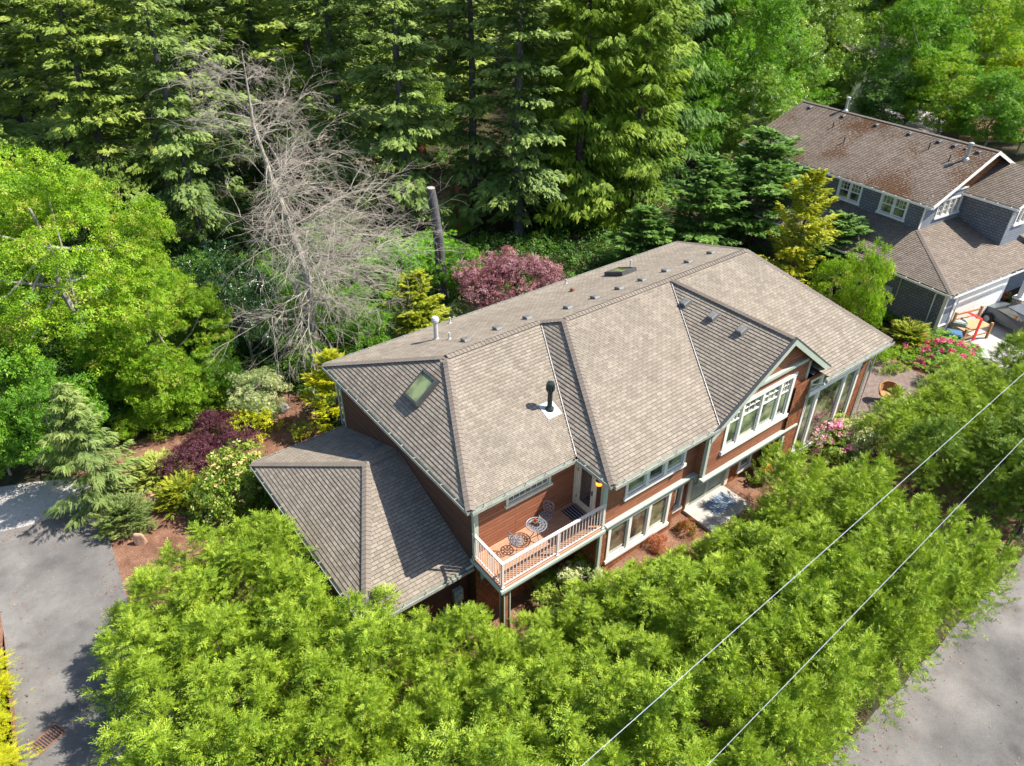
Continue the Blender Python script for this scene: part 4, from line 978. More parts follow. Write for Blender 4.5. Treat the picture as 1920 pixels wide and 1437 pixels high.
for i in range(3):
    proto_conifer(('smallcedar', 'smallcedar1', 'smallcedar2')[i], 51+i*7, mat='leaf_darkcedar', H=9, R=3.0, z0=.03, nb=150, power=.55, elev=(-.05, .7), curve=.08, spr=.34, sn=52, tm=fr_wide, inner=.2, fan=1.2, hang=.18, nout=.6, trunk_r=.2, rj=.6, az_j=3)
proto_conifer('goldcone', 52, mat='leaf_gold', H=4.5, R=1.6, z0=.02, nb=110, power=.6, elev=(.15, .9), curve=.1, spr=.32, sn=24, tm=fr_fine, inner=.3, trunk_r=.1, rj=.5, az_j=3)
proto_conifer('deodar', 53, mat='leaf_deodar', H=7, R=2.9, z0=.03, nb=75, power=.7, elev=(.15, .7), curve=-.10, spr=.36, sn=90, tm=frond(8, .75, .045, .3, .35), inner=.08, fan=.6, hang=.35, trunk_r=.14, rj=.4)
proto_broad('alder0', 61, 'leaf_alder', 5.2, 13, 1.0, 1.15, 190, .19, 62, tr=.2)
proto_broad('alder1', 62, 'leaf_alder', 5.0, 14, 1.2, 1.1, 190, .19, 65, tr=.2)
proto_broad('maple', 63, 'leaf_yellowgreen', 5.0, 7.8, .6, .62, 360, .135, 140, tr=.2, flat=.4, up=.9, tm=cluster_t(5, .45, 3), core=.45)
proto_broad('thicket', 64, 'leaf_mid', 3.6, 5.5, .6, .8, 90, .15, 110, tr=.12, flat=.5, up=.7)
proto_broad('shrub0', 65, 'leaf_mid', 1.0, 1.25, .05, .36, 46, .10, 230, tr=.05, flat=.8, core=.5, nlimb=6)
proto_broad('shrub1', 66, 'leaf_mid', 1.1, 1.0, .02, .32, 50, .085, 260, tr=.05, flat=.7, core=.5, nlimb=6)
proto_broad('jmaple', 67, 'leaf_purple', 1.0, 1.1, .1, .34, 46, .085, 330, tr=.05, flat=.5, up=.9, core=.5, bark='bark', hang=.3, tm=cluster_t(6, .28, 9))
proto_broad('redmaple', 68, 'leaf_rose', 2.6, 3.3, 1.0, .62, 80, .13, 150, tr=.12, flat=.45, up=.9, bark='bark', tm=cluster_t(6, .3, 9))
proto_conifer('juniper', 69, mat='leaf_juniper', H=.9, R=1.5, z0=.0, nb=90, power=.5, elev=(.12, .9), curve=.0, spr=.26, sn=24, tm=fr_fine, inner=.15, trunk_r=.05)
proto_conifer('mound', 70, mat='leaf_juniper', H=1.15, R=1.35, z0=.0, nb=120, power=.5, elev=(.1, 1.1), curve=.05, spr=.16, sn=34, tm=fr_fine, inner=.3, trunk_r=.04)

used_rz = random.Random(99)
def plant(key, x, y, H, R, label, cat='tree', group=None, name='tree', mat=None, z=None, rz=None, bark=None, crown='crown', squash=1.0):
    cm, td, h0, r0 = PROTO[key]; zz = float(gz(x, y)) if z is None else z
    o = empty(name, (x, y, zz), used_rz.uniform(0, 6.28) if rz is None else rz, label, cat, group)
    sc = (R/r0, R/r0*squash, H/h0); put(td, 'trunk', o, bark, sc); put(cm, crown, o, mat, sc); return o
def plant_px(key, bx, by, ty, halfw, *a, z=0.0, **k):
    """base pixel, top row, half width in photo pixels -> standing place, real height and radius"""
    low = key in ('shrub0', 'shrub1', 'jmaple', 'juniper', 'mound')
    if low: by = by-.5*halfw; ty = ty+.25*halfw
    p = ground(bx, by, z); H = height_at(p, ty)-z; R = halfw/FPX*depth(np.array([p[0], p[1], z+H*.5]))
    if low: H = min(H, R*(.75 if key in ('juniper', 'mound') else 1.7)); H = max(H, R*.5)
    return plant(key, float(p[0]), float(p[1]), float(H), float(R), *a, z=z, **k)
ORD = ['first', 'second', 'third', 'fourth', 'fifth', 'sixth', 'seventh', 'eighth', 'ninth', 'tenth', 'eleventh', 'twelfth', 'thirteenth', 'fourteenth', 'fifteenth', 'sixteenth', 'seventeenth', 'eighteenth', 'nineteenth', 'twentieth']

# ------------------------------------------------------------------ the front hedge: rows of cypress trees
hr = random.Random(3)
rows = [(-9.2, -9.2, 29.0, 1.3, 'row along the lane', 4.8), (-7.6, -8.6, 28.0, 1.75, 'row next to the lane row', 4.8), (-5.9, -8.2, 28.0, 1.75, 'middle row', 4.3), (-4.45, -7.8, 10.5, 1.7, 'row facing the house', 3.75)]
def hedge():
    g_ = 'cypress trees of the tall hedge round the front garden'
    for ri, (y, x0, x1, st, nm, Hh) in enumerate(rows):
        k = 0; x = x0+(ri % 2)*.8
        while x < x1:
            H = Hh+hr.uniform(-.55, .5)+(.35 if ri == 2 and 9 < x < 14 else 0)-(.5 if ri == 3 and 6 < x < 10.6 else 0)-(1.0 if ri == 2 and x > 24 else 0); R = hr.uniform(1.45, 1.75)
            skip = (ri == 2 and 19 < x < 26) or (14.0 < x < 16.9)
            if not skip:
                lab = 'green hedge cypress, %s from the left in the %s' % (ORD[k] if k < 20 else '%dth' % (k+1), nm)
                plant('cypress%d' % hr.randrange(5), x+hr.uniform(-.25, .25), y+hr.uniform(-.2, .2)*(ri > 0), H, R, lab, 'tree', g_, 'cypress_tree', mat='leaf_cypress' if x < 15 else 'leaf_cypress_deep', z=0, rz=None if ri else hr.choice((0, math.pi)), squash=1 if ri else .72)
                k += 1
            x += st
    extra = [(-3.2, -3.0), (-1.6, -3.25), (.2, -3.3), (2.0, -3.35), (3.9, -3.2), (-5.0, -2.6), (-.9, -2.5), (1.0, -2.3), (5.6, -3.3), (3.0, -2.6), (4.7, -2.9), (7.2, -3.3)]
    for i, (x, y) in enumerate(extra):
        plant('cypress%d' % (i % 5), x, y, (3.9, 3.3, 3.2, 3.1, 2.9, 4.2, 3.1, 2.3, 2.7, 2.5, 2.5, 2.4)[i], 1.2, 'green cypress, %s from the left among those before the balcony' % ORD[i], 'tree', g_, 'cypress_tree', mat='leaf_cypress', z=0)
    side = [(-8.6, -6.2), (-8.8, -4.2), (-9.1, -2.3), (-9.0, -.4), (-8.9, 1.5), (-8.7, 3.3), (-8.2, 5.0), (-7.1, -6.5), (-7.2, -3.9), (-7.3, -1.5), (-7.2, .4), (-7.1, 2.2), (-6.8, 4.0), (-6.2, 5.7), (-5.6, -1.0), (-5.5, .9), (-5.2, 2.8), (-4.9, 4.5), (-4.2, -.9), (-3.9, .2), (-2.6, -1.1), (-1.2, -1.5)]
    for i, (x, y) in enumerate(side):
        plant('cypress%d' % (i % 5), x-(.4 if x < -8 else .2 if x < -6 else 0)+hr.uniform(-.15, .15), y+hr.uniform(-.15, .15), (3.4 if (x > -3) else 4.4 if x < -6 else 4.5)+hr.uniform(-.3, .3), 1.35 if x > -3 else 1.65, 'green cypress left of the house, %s from the front in the %s' % (ORD[i % 7], ('row along the drive', 'middle row', 'row by the garage', 'corner row')[i//7]), 'tree', g_, 'cypress_tree', mat='leaf_cypress', z=0)
hedge()
for i, (x, y, H) in enumerate([(12.0, -3.4, 4.1), (13.4, -4.5, 3.0), (9.6, -4.7, 2.9), (15.2, -4.2, 1.7), (18.3, -4.1, 3.2), (20.0, -3.5, 2.9), (21.6, -4.0, 3.3), (23.4, -3.9, 3.2), (25.2, -3.6, 2.8), (27.0, -3.4, 2.2), (10.7, -4.6, 3.9), (27.9, -4.7, 3.9), (28.7, -6.3, 4.6), (27.1, -6.1, 4.2), (30.0, -5.4, 4.4), (20.6, -5.9, 3.8), (22.6, -5.7, 3.8), (24.6, -5.6, 3.8)]):
    plant('cypress%d' % (i % 5), x, y, H, 1.35 if i == 0 else 1.4, ['tall bushy cypress before the gabled window', 'bushy cypress left of the pink rhododendron', 'low cypress right of the front porch', 'low cypress below the pink rhododendron', 'low cypress below the cream and red shrub', 'deep green cypress below the wicker chairs', 'deep green cypress right of the wicker chairs', 'deep green cypress at the patio corner', 'low deep green cypress nearest the magenta rhododendron', 'lowest cypress before the blue bin', 'low bright cypress in front of the porch slab', 'tall deep cypress before the grey car', 'tallest deep cypress right of the grey car', 'deep cypress below the magenta rhododendron', 'deep cypress at the right picture edge below the car', 'deep cypress behind the patio gap, left one', 'deep cypress behind the patio gap, middle one', 'deep cypress behind the patio gap, right one'][i], 'tree', 'cypress trees of the tall hedge round the front garden', 'cypress_tree', mat='leaf_cypress', z=.4)
yh = [plant('cypress%d' % i, *g(-28+i*6, 1290+i*55), 1.3, .95, 'low yellow green conifer at the left picture edge beside the drive, %s from the top' % ORD[i], 'shrub', 'low yellow conifers left of the drive', 'conifer_shrub', mat='leaf_gold', z=0) for i in range(4)]

# ------------------------------------------------------------------ forest
FIRS = [  # base px, base row, half width px, label hint, proto, mat
    (150, 330, 95, 'leaning fir with a thick bare trunk at far left', 'fir0', 'leaf_fir'),
    (30, 420, 100, 'dark fir rising behind the yellow green maple at the left edge', 'fir1', 'leaf_fir'),
    (235, 420, 85, 'dark fir right of the leaning trunk', 'fir2', 'leaf_fir'),
    (330, 400, 85, 'dense fir left of the bare tree', 'fir0', 'leaf_fir'),
    (420, 360, 80, 'fir behind the left side of the bare tree', 'fir1', 'leaf_fir_blue'),
    (385, 470, 70, 'lower dark fir between the maple and the bare tree', 'fir2', 'leaf_fir_blue'),
    (520, 330, 80, 'fir directly behind the top of the bare tree', 'fir0', 'leaf_fir'),
    (660, 400, 85, 'blue green fir right of the bare tree', 'fir1', 'leaf_fir_blue'),
    (770, 450, 80, 'fir with hanging boughs left of the cut trunk', 'fir2', 'leaf_fir_blue'),
    (720, 330, 80, 'pale grey green fir behind the cut trunk', 'fir0', 'leaf_fir'),
    (890, 420, 75, 'narrow dark fir just right of the cut trunk', 'fir1', 'leaf_fir_blue'),
    (970, 440, 85, 'darkest fir behind the rose maple', 'fir2', 'leaf_fir_blue'),
    (1010, 330, 80, 'tall dark fir left of the bright cedars', 'fir0', 'leaf_fir'),
    (1290, 300, 75, 'olive fir among the alders', 'fir1', 'leaf_fir'),
    (600, 250, 80, 'far fir behind the brown roof, left one', 'fir2', 'leaf_fir'),
    (850, 250, 80, 'far fir behind the brown roof, right one', 'fir1', 'leaf_fir'),
    (60, 230, 100, 'far dark fir in the top left corner', 'fir2', 'leaf_fir'),
    (250, 240, 90, 'far dark fir at the top, left of centre', 'fir1', 'leaf_fir_blue'),
]
for bx, by, hw, lab, key, mt in FIRS:
    p = ground(bx, by); d_ = depth(p)
    plant(key, float(p[0]), float(p[1]), 26+(bx*7 % 5), 1.25*hw/FPX*d_, lab, 'tree', 'conifers of the wood behind the house', 'fir_tree', mat=mt, bark='bark_grey')
CED = [(1080, 425, 85, 20, 'bright green western cedar behind the left end of the roof ridge'), (1180, 420, 80, 18, 'light green cedar with drooping boughs behind the main roof'), (1110, 350, 85, 24, 'tall olive green cedar behind the brighter one'),
       (1230, 360, 75, 24, 'tall green cedar left of the alders'), (1020, 390, 60, 16, 'slim cedar between the darkest fir and the bright cedars')]
for i, (bx, by, hw, H, lab) in enumerate(CED):
    p = ground(bx, by); plant('redcedar%d' % (i % 2), float(p[0]), float(p[1]), H+3, 1.3*hw/FPX*depth(p), lab, 'tree', 'cedars behind the main roof', 'cedar_tree', mat='leaf_cedar' if i != 3 else 'leaf_darkcedar')
ALD = [(1340, 300, 85, 17, 'bright alder behind the neighbouring house, leftmost'), (1420, 260, 80, 17, 'bright alder left of the green house'), (1500, 230, 75, 17, 'bright alder beside the green house'), (1330, 200, 85, 20, 'tall alder at the top edge above the cedars'),
       (1450, 150, 90, 22, 'tall alder at the top edge, middle'), (1560, 120, 80, 20, 'tall alder behind the green house'), (1240, 220, 80, 22, 'tall alder at the top edge, leftmost'), (560, 210, 80, 19, 'pale broadleaf tree far behind the firs'), (800, 300, 45, 8, 'small bright tree by the brown roof in the wood'), (700, 190, 90, 22, 'far alder at the top above the cut trunk')]
for i, (bx, by, hw, H, lab) in enumerate(ALD):
    p = ground(bx, by); plant('alder%d' % (i % 2), float(p[0]), float(p[1]), H, 1.25*hw/FPX*depth(p), lab, 'tree', 'broadleaf trees behind the houses', 'alder_tree', mat='leaf_alder' if i % 3 else 'leaf_mid')
RGT = [(1690, 250, 85, 14, 'leaf_mid', 'green maple behind the neighbouring roof, left of the lane'), (1790, 240, 80, 15, 'leaf_yellowgreen', 'yellow green maple in front of the far lane'), (1890, 260, 60, 9, 'leaf_gold', 'golden leaved tree at the right picture edge'),
       (1650, 110, 85, 17, 'leaf_yellowgreen', 'yellow green maple at the top right'), (1780, 110, 90, 17, 'leaf_mid', 'mid green tree at the top right'), (1900, 130, 90, 17, 'leaf_alder', 'grey green tree in the top right corner'), (1860, 200, 70, 12, 'leaf_mid', 'mid green tree behind the golden one')]
for i, (bx, by, hw, H, mt, lab) in enumerate(RGT):
    p = ground(bx, by); plant('alder%d' % (i % 2), float(p[0]), float(p[1]), H, hw/FPX*depth(p), lab, 'tree', 'broadleaf trees beyond the neighbouring house', 'maple_tree', mat=mt)
for i, (bx, by, hw, H, mt, lab) in enumerate([(1270, 330, 70, 11, 'leaf_mid', 'green broadleaf tree low between the cedars and the alders'), (1390, 330, 70, 9, 'leaf_alder', 'lower alder just left of the neighbouring ridge'), (1470, 260, 60, 8, 'leaf_mid', 'low alder touching the left end of the neighbouring ridge'), (1545, 215, 45, 6, 'leaf_alder', 'small alder before the annex of the green house'),
        (1700, 180, 70, 12, 'leaf_yellowgreen', 'yellow green tree over the left side of the far lane'), (1640, 260, 50, 7, 'leaf_darkcedar', 'dark low tree behind the neighbouring roof pipe'), (1835, 290, 60, 8, 'leaf_mid', 'low green tree behind the right end of the neighbouring ridge'), (1380, 180, 80, 18, 'leaf_alder', 'alder between the two tallest alders'),
        (1510, 140, 70, 17, 'leaf_mid', 'green tree above the roof of the green house'), (1730, 60, 90, 18, 'leaf_alder', 'grey green tree at the top edge beyond the far lane'), (1850, 80, 90, 18, 'leaf_yellowgreen', 'yellow green tree at the top edge near the right corner'), (1745, 275, 60, 9, 'leaf_yellowgreen', 'low yellow green tree just behind the neighbouring ridge middle'), (1760, 190, 60, 10, 'leaf_yellowgreen', 'yellow green tree standing over the far lane'), (1905, 290, 45, 6, 'leaf_yellowgreen', 'small yellow green tree at the right edge behind the neighbouring gable')]):
    p = ground(bx, by); plant('alder%d' % (i % 2), float(p[0]), float(p[1]), H, 1.15*hw/FPX*depth(p), lab, 'tree', 'broadleaf trees beyond the neighbouring house', 'broadleaf_tree', mat=mt)
# far wood: the last rows close the view under the sky
fw = random.Random(8)
far_parts = []
for i in range(34):
    px = -150+i*66; p = ground(px, fw.choice((95, 125, 160, 190)))
    key = 'fir%d' % (i % 3) if px < 1150 else 'alder%d' % (i % 2)
    plant(key, float(p[0]), float(p[1]), 30+fw.uniform(-3, 4), 7.5, 'tall %s of the far wood, %s from the left' % ('fir' if px < 1150 else 'broadleaf tree', ORD[i] if i < 20 else '%dth' % (i+1)), 'tree', 'trees of the far wood', 'fir_tree' if px < 1150 else 'alder_tree', mat='leaf_fir' if px < 1150 else 'leaf_alder')

# ------------------------------------------------------------------ nearer trees behind and beside the house
def BR(key, bx, by, ty, hw, lab, mat, cat='tree', nm='tree', grp=None, z=0.0, rz=None, bark=None): return plant_px(key, bx, by, ty, hw, lab, cat, grp, nm, mat=mat, z=z, rz=rz, bark=bark)
BR('maple', 190, 720, 300, 230, 'largest yellow green maple on the left', 'leaf_yellowgreen', nm='maple_tree')
BR('maple', 10, 640, 290, 170, 'yellow green maple cut by the left picture edge', 'leaf_yellowgreen', nm='maple_tree')
BR('maple', 330, 745, 520, 130, 'yellow green maple with reddish tips next to the holly', 'leaf_yellowgreen', nm='maple_tree')
BR('thicket', 60, 860, 610, 130, 'mid green tree above the pale gravel at the left edge', 'leaf_mid')
BR('thicket', 250, 760, 590, 90, 'mid green tree between the big maple and the weeping cedar', 'leaf_mid')
BR('thicket', 480, 690, 470, 85, 'glossy dark holly right of the maple', 'leaf_holly', nm='holly_tree')
BR('thicket', 415, 660, 500, 60, 'small dark holly behind the maple edge', 'leaf_holly', nm='holly_tree')
BR('thicket', 560, 660, 500, 70, 'bright green bush at the foot of the bare tree, left', 'leaf_bright', cat='bush', nm='bush')
BR('thicket', 660, 640, 530, 75, 'bright green bush right of the bare tree foot', 'leaf_bright', cat='bush', nm='bush')
BR('thicket', 730, 560, 450, 80, 'bright green thicket left of the cut trunk', 'leaf_bright', cat='bush', nm='bush')
BR('thicket', 870, 560, 450, 60, 'dark green bush right of the cut trunk', 'leaf_mid', cat='bush', nm='bush')
BR('thicket', 620, 480, 400, 70, 'bright undergrowth behind the bare tree', 'leaf_bright', cat='bush', nm='bush')
BR('thicket', 810, 510, 440, 60, 'bright green thicket directly behind the cut trunk', 'leaf_bright', cat='bush', nm='bush')
BR('thicket', 700, 700, 580, 60, 'green bush against the back of the roof', 'leaf_mid', cat='bush', nm='bush')
BR('smallcedar1', 785, 668, 515, 75, 'olive gold cedar behind the pale vent pipe', 'leaf_olivegold', nm='cedar_tree')
BR('shrub0', 888, 640, 550, 45, 'cream variegated shrub behind the roof', 'leaf_variegated', cat='shrub', nm='shrub')
BR('shrub0', 920, 620, 545, 28, 'small yellow green shrub beneath the rose maple', 'leaf_bright', cat='shrub', nm='shrub')
BR('redmaple', 965, 600, 472, 112, 'rose purple maple behind the roof', 'leaf_rose', nm='maple_tree')
BR('smallcedar', 1300, 500, 300, 110, 'dark green cedar behind the ridge end', 'leaf_darkcedar', nm='cedar_tree')
BR('smallcedar1', 1400, 480, 250, 125, 'dark green cedar against the neighbouring roof', 'leaf_darkcedar', nm='cedar_tree')
BR('smallcedar2', 1550, 540, 405, 80, 'dark green cedar beneath the neighbouring windows', 'leaf_darkcedar', nm='cedar_tree')
BR('smallcedar2', 1470, 570, 325, 75, 'yellow green cypress standing between the houses', 'leaf_gold2', nm='cypress_tree')
BR('thicket', 1600, 640, 450, 50, 'pale bright maple between the two houses', 'leaf_yellowgreen', nm='maple_tree')
BR('thicket', 1545, 600, 470, 50, 'pale maple behind the right roof hip', 'leaf_yellowgreen', nm='maple_tree')
BR('smallcedar', 1200, 520, 390, 80, 'dark green cedar behind the skylight', 'leaf_darkcedar', nm='cedar_tree')
# garden on the left
BR('thicket', 130, 885, 690, 95, 'low mid green bush at the foot of the largest maple', 'leaf_mid', cat='bush', nm='bush')
BR('thicket', 330, 790, 640, 80, 'bright bush between the largest maple and the yellow shrubs', 'leaf_yellowgreen', cat='bush', nm='bush')
BR('thicket', 420, 745, 640, 60, 'green bush under the reddish tipped maple', 'leaf_mid', cat='bush', nm='bush')
BR('thicket', 20, 890, 740, 90, 'dark green bush at the left edge beside the pale gravel', 'leaf_mid', cat='bush', nm='bush')
BR('goldcone', 640, 805, 665, 70, 'golden cypress against the left end of the house', 'leaf_gold', nm='cypress_tree')
BR('thicket', 500, 775, 690, 62, 'cream variegated shrub on the bank', 'leaf_variegated', cat='shrub', nm='shrub')
BR('thicket', 600, 720, 640, 45, 'green shrub between the bare tree and the golden cypress', 'leaf_mid', cat='shrub', nm='shrub')
BR('deodar', 205, 950, 722, 100, 'grey green weeping cedar at the drive', 'leaf_deodar', nm='cedar_tree', rz=.6)
BR('jmaple', 285, 838, 752, 62, 'yellow green laceleaf maple behind the weeping cedar', 'leaf_yellowgreen', nm='maple_tree')
BR('shrub1', 466, 846, 762, 54, 'bright yellow shrub above the purple maples', 'leaf_gold', cat='shrub', nm='shrub')
BR('shrub0', 385, 800, 700, 50, 'yellow green shrub below the maple tips', 'leaf_yellowgreen', cat='shrub', nm='shrub')
BR('jmaple', 415, 850, 755, 46, 'purple laceleaf maple, rear one by the yellow shrub', 'leaf_purple', nm='maple_tree', grp='purple laceleaf maples')
BR('jmaple', 380, 912, 815, 58, 'purple laceleaf maple, front one', 'leaf_purple', nm='maple_tree', grp='purple laceleaf maples')
BR('jmaple', 432, 880, 800, 46, 'dark purple laceleaf maple between the rear and front ones', 'leaf_purple', nm='maple_tree', grp='purple laceleaf maples')
BR('shrub0', 455, 975, 838, 56, 'rounded rhododendron with peach flowers by the garage corner', 'leaf_rhodo', cat='shrub', nm='rhododendron')
BR('shrub1', 520, 960, 850, 40, 'green shrub against the garage wall', 'leaf_mid', cat='shrub', nm='shrub')
BR('juniper', 296, 925, 862, 58, 'spreading light green juniper beside the rock', 'leaf_lightjuniper', cat='shrub', nm='juniper')
BR('juniper', 345, 972, 903, 55, 'spreading yellow green juniper in front of the purple maple', 'leaf_olivegold', cat='shrub', nm='juniper')
BR('mound', 245, 1018, 940, 60, 'domed grey green shrub by the drive edge', 'leaf_juniper', cat='shrub', nm='shrub')
BR('shrub1', 198, 1003, 985, 9, 'tiny yellow plant at the drive edge', 'leaf_gold', cat='plant', nm='plant')
BR('shrub1', 378, 985, 955, 25, 'strappy dark green clump of leaves before the hedge', 'leaf_mid', cat='plant', nm='plant')
BR('mound', 472, 790, 763, 22, 'straw coloured tuft of ornamental grass', 'leaf_straw', cat='grass', nm='ornamental_grass')
# garden at the front
BR('shrub0', 1090, 1120, 1060, 40, 'cream and green shrub under the balcony', 'leaf_variegated', cat='shrub', nm='shrub', z=.4)
BR('shrub0', 1040, 1140, 1085, 45, 'glossy yellow green shrub near the balcony post', 'leaf_rhodo', cat='shrub', nm='shrub', z=.3)
BR('jmaple', 1100, 1075, 1028, 26, 'small upright yellow leaved shrub by the balcony', 'leaf_gold', cat='shrub', nm='shrub', z=.5)
BR('shrub0', 1600, 870, 755, 42, 'cream and red tipped shrub by the tall window', 'leaf_variegated', cat='shrub', nm='shrub', z=.7)
BR('shrub1', 1632, 815, 785, 24, 'salmon red tipped low shrub', 'leaf_redtip', cat='shrub', nm='shrub', z=.7)
BR('shrub1', 1655, 705, 645, 40, 'green shrub right of the house corner', 'leaf_yellowgreen', cat='shrub', nm='shrub', z=.6)
BR('juniper', 1700, 668, 620, 50, 'olive juniper behind the house corner', 'leaf_olivegold', cat='shrub', nm='juniper', z=.5)
BR('jmaple', 1735, 648, 622, 26, 'small brown dry shrub against the neighbouring corner', 'leaf_brown', cat='shrub', nm='shrub', z=0)
BR('shrub0', 1660, 610, 560, 40, 'green shrub between the houses', 'leaf_mid', cat='shrub', nm='shrub')
BR('shrub1', 1900, 580, 555, 25, 'green shrub at the neighbouring stone pillar', 'leaf_mid', cat='shrub', nm='shrub')

def flowers_on(o, name, mat, pts, r, seed, per=900, leaf=.05):
    rng = np.random.default_rng(seed); cl = [(p, r*rng.uniform(.75, 1.25)) for p in pts]
    me = clump_mesh(name, mat, cl, leaf, per, rng=rng, flat=.8, up=.6, tm=cluster_t(5, .8, 4), tj=.25, shell=.2)
    c = bpy.data.objects.new(name, me); COL.objects.link(c); c.parent = o; return c
def dome(rng, n, R, H, ang=2.6):
    out = []
    for i in range(n):
        a = rng.uniform(0, 6.28); t = rng.uniform(0, 1)**.5; out.append((R*t*math.cos(a), R*t*math.sin(a), H*(.35+.7*math.sqrt(max(0, 1-t*t)))))
    return out
def rhodo(bx, by, ty, hw, lab, petal, leaf, z, n, seed, r=.12):
    o = BR('shrub0', bx, by, ty, hw, lab, leaf, cat='shrub', nm='rhododendron', z=z, rz=0)
    c = [k for k in kids(o) if k.name.startswith('crown')][0]; R = c.scale[0]*PROTO['shrub0'][3]; H = c.scale[2]*PROTO['shrub0'][2]
    rng = random.Random(seed)
    for p in dome(rng, n, R*1.05, H*.98): flowers_on(o, 'flower', petal, [p], r, rng.randrange(9999))
    return o
rhodo(1552, 870, 788, 50, 'rhododendron covered in pale pink flowers below the tall window', 'petal_pink', 'leaf_rhodo', .7, 48, 1, .17)
rhodo(1755, 700, 648, 60, 'rhododendron with magenta flower heads near the blue bin', 'petal_magenta', 'leaf_mid', .3, 34, 2, .18)
rhodo(1822, 672, 648, 20, 'small shrub with magenta flowers right of the blue bin', 'petal_magenta', 'leaf_mid', .3, 6, 3, .14)
rhodo(452, 985, 838, 66, 'rhododendron sprinkled with small peach flowers before the purple maple', 'petal_peach', 'leaf_rhodo', 0, 34, 4, .09)
for i, (x_, y_, lab) in enumerate(((8.6, -1.6, 'red and yellow flowering plant below the narrow window'), (7.2, -1.55, 'red leaved small plant below the wide ground floor window'))):
    o = plant('shrub1', x_, y_, .6, .38, lab, 'plant', None, 'plant', mat='leaf_scarlet' if i == 0 else 'leaf_redtip', z=.65)

# bare tree
def bare_tree():
    p = ground(600, 676); rng = random.Random(17); m = MB(); tw = MB()
    H = float(height_at(p, 95)); o = empty('bare_tree', (float(p[0]), float(p[1]), 0), 0, 'leafless grey tree with a tangle of pale drooping twigs', 'tree')
    left = Vector(AR.tolist()); left.z = 0; left.normalize()           # across the view
    away = Vector((left.y*-1, left.x, 0))
    tp = [Vector((0, 0, -.2)), Vector((0, 0, H*.16))-left*.15, Vector((0, 0, H*.30))+left*.1, Vector((0, 0, H*.46))-left*.25, Vector((0, 0, H*.62))-left*.75, Vector((0, 0, H*.80))-left*1.2, Vector((0, 0, H))-left*1.1]
    m.tube(tp, [.27, .24, .21, .17, .12, .07, .02], 9)
    m.tube([tp[1], tp[1]-left*.35+Vector((0, 0, 1)), tp[1]-left*.45+Vector((0, 0, 2.3)), tp[2]-left*.1+Vector((0, 0, .6))], [.13, .12, .1, .06], 7)
    def grow(mb, a, d, L, r, lev):
        pts = [a]; dd = d.copy(); n = 5; q = a.copy(); curl = Vector((rng.uniform(-.3, .3), rng.uniform(-.3, .3), rng.uniform(-.35, .12)))
        for i in range(n):
            dd = (dd+curl*.28+Vector((rng.uniform(-.14, .14), rng.uniform(-.14, .14), rng.uniform(-.16, .10)))).normalized(); q = q+dd*L/n; pts.append(q.copy())
        mb.tube(pts, [r*(1-.8*i/n) for i in range(n+1)], 4 if lev else 6, cap=False)
        if lev < 3:
            k = (8, 5, 3)[lev]
            for j in range(k):
                i = rng.randrange(1, n+1); b = pts[i]; s = Vector((rng.uniform(-1, 1), rng.uniform(-1, 1), rng.uniform(-.6, .8)))
                grow(tw if lev >= 0 else mb, b, ((pts[i]-pts[i-1]).normalized()*.75+s*.75).normalized(), L*rng.uniform(.38, .62), max(.005, r*.5), lev+1)
    T = [v.copy() for v in tp]
    for k in range(84):
        f = rng.uniform(.12, .98)**.9; i = min(5, int(f*6)); b = T[i].lerp(T[i+1], f*6-i); a = rng.uniform(0, 6.28)
        side = rng.random() < (.68 if .3 < f < .8 else .5)
        d = (left*math.cos(a)*(1.0)+away*math.sin(a)); 
        if side and d.dot(left) < 0 and .25 < f < .85: d = -d
        d.z = rng.uniform(-.15, .75) if f > .4 else rng.uniform(-.2, .35)
        L = (1.1+3.0*math.sin(math.pi*min(1, f*.85+.12)))*rng.uniform(.7, 1.2)
        if d.dot(left) > 0 and .3 < f < .6: L *= 1.15
        grow(m, b, d.normalized(), L, .036*(1.25-f)+.008, 0)
    m.build('trunk', 'bark_pale', o); tw.build('branches', 'twig', o)
bare_tree()
# cut trunk
p = ground(836, 572); H = float(height_at(p, 350)); o = empty('dead_trunk', (float(p[0]), float(p[1]), 0), 0, 'tall branchless dark trunk with its top sawn off', 'tree trunk')
m = MB(); nn = 12
pts = [(-.55*z/H, .1*math.sin(z), z) for z in np.linspace(-.2, H, nn)]; m.tube(pts, [.34-.10*i/(nn-1)+.02*math.sin(i*2.1) for i in range(nn)], 18, cap=True); m.build('trunk', 'bark_grey', o, smooth=False)
m = MB(); m.lathe((pts[-1][0], pts[-1][1], H), [(.235, .001), (.22, .03), (.02, .035)], 18); m.build('cut_top', 'bark_pale', o)

# low leafy ground cover under the wood: one mass
def ground_cover():
    rng = np.random.default_rng(4); n = 5200
    px = rng.uniform(-100, 1750, n*3); py = rng.uniform(120, 800, n*3)
    P = np.array([ground(a, b)[:2] for a, b in zip(px, py)])
    ok = (P[:, 1] > 11.5) & ((P[:, 1] > 17) | (P[:, 0] > 1) | (P[:, 0] < -11)) & ~((P[:, 0] > -1) & (P[:, 0] < 34) & (P[:, 1] < 12.5)) & ~((px > 770) & (px < 960) & (py > 325) & (py < 450)) & ~((px > 1640) & (py < 300)) & ~((P[:, 0] > 31))
    ok &= ~((P[:, 0] < -7.5) & (P[:, 1] < 18))
    P = P[ok][:n]; n = len(P); cl = [((x, y, rng.uniform(.1, .5)), rng.uniform(.4, .95)) for x, y in P]
    me = clump_mesh('ground_cover', 'leaf_mulchmix', cl, .22, 30, rng=rng, flat=.6, up=.9, tm=cluster_t(4, .5, 6), tj=.35)
    o = bpy.data.objects.new('ground_cover', me); COL.objects.link(o); tag(o, kind='stuff')
ground_cover()

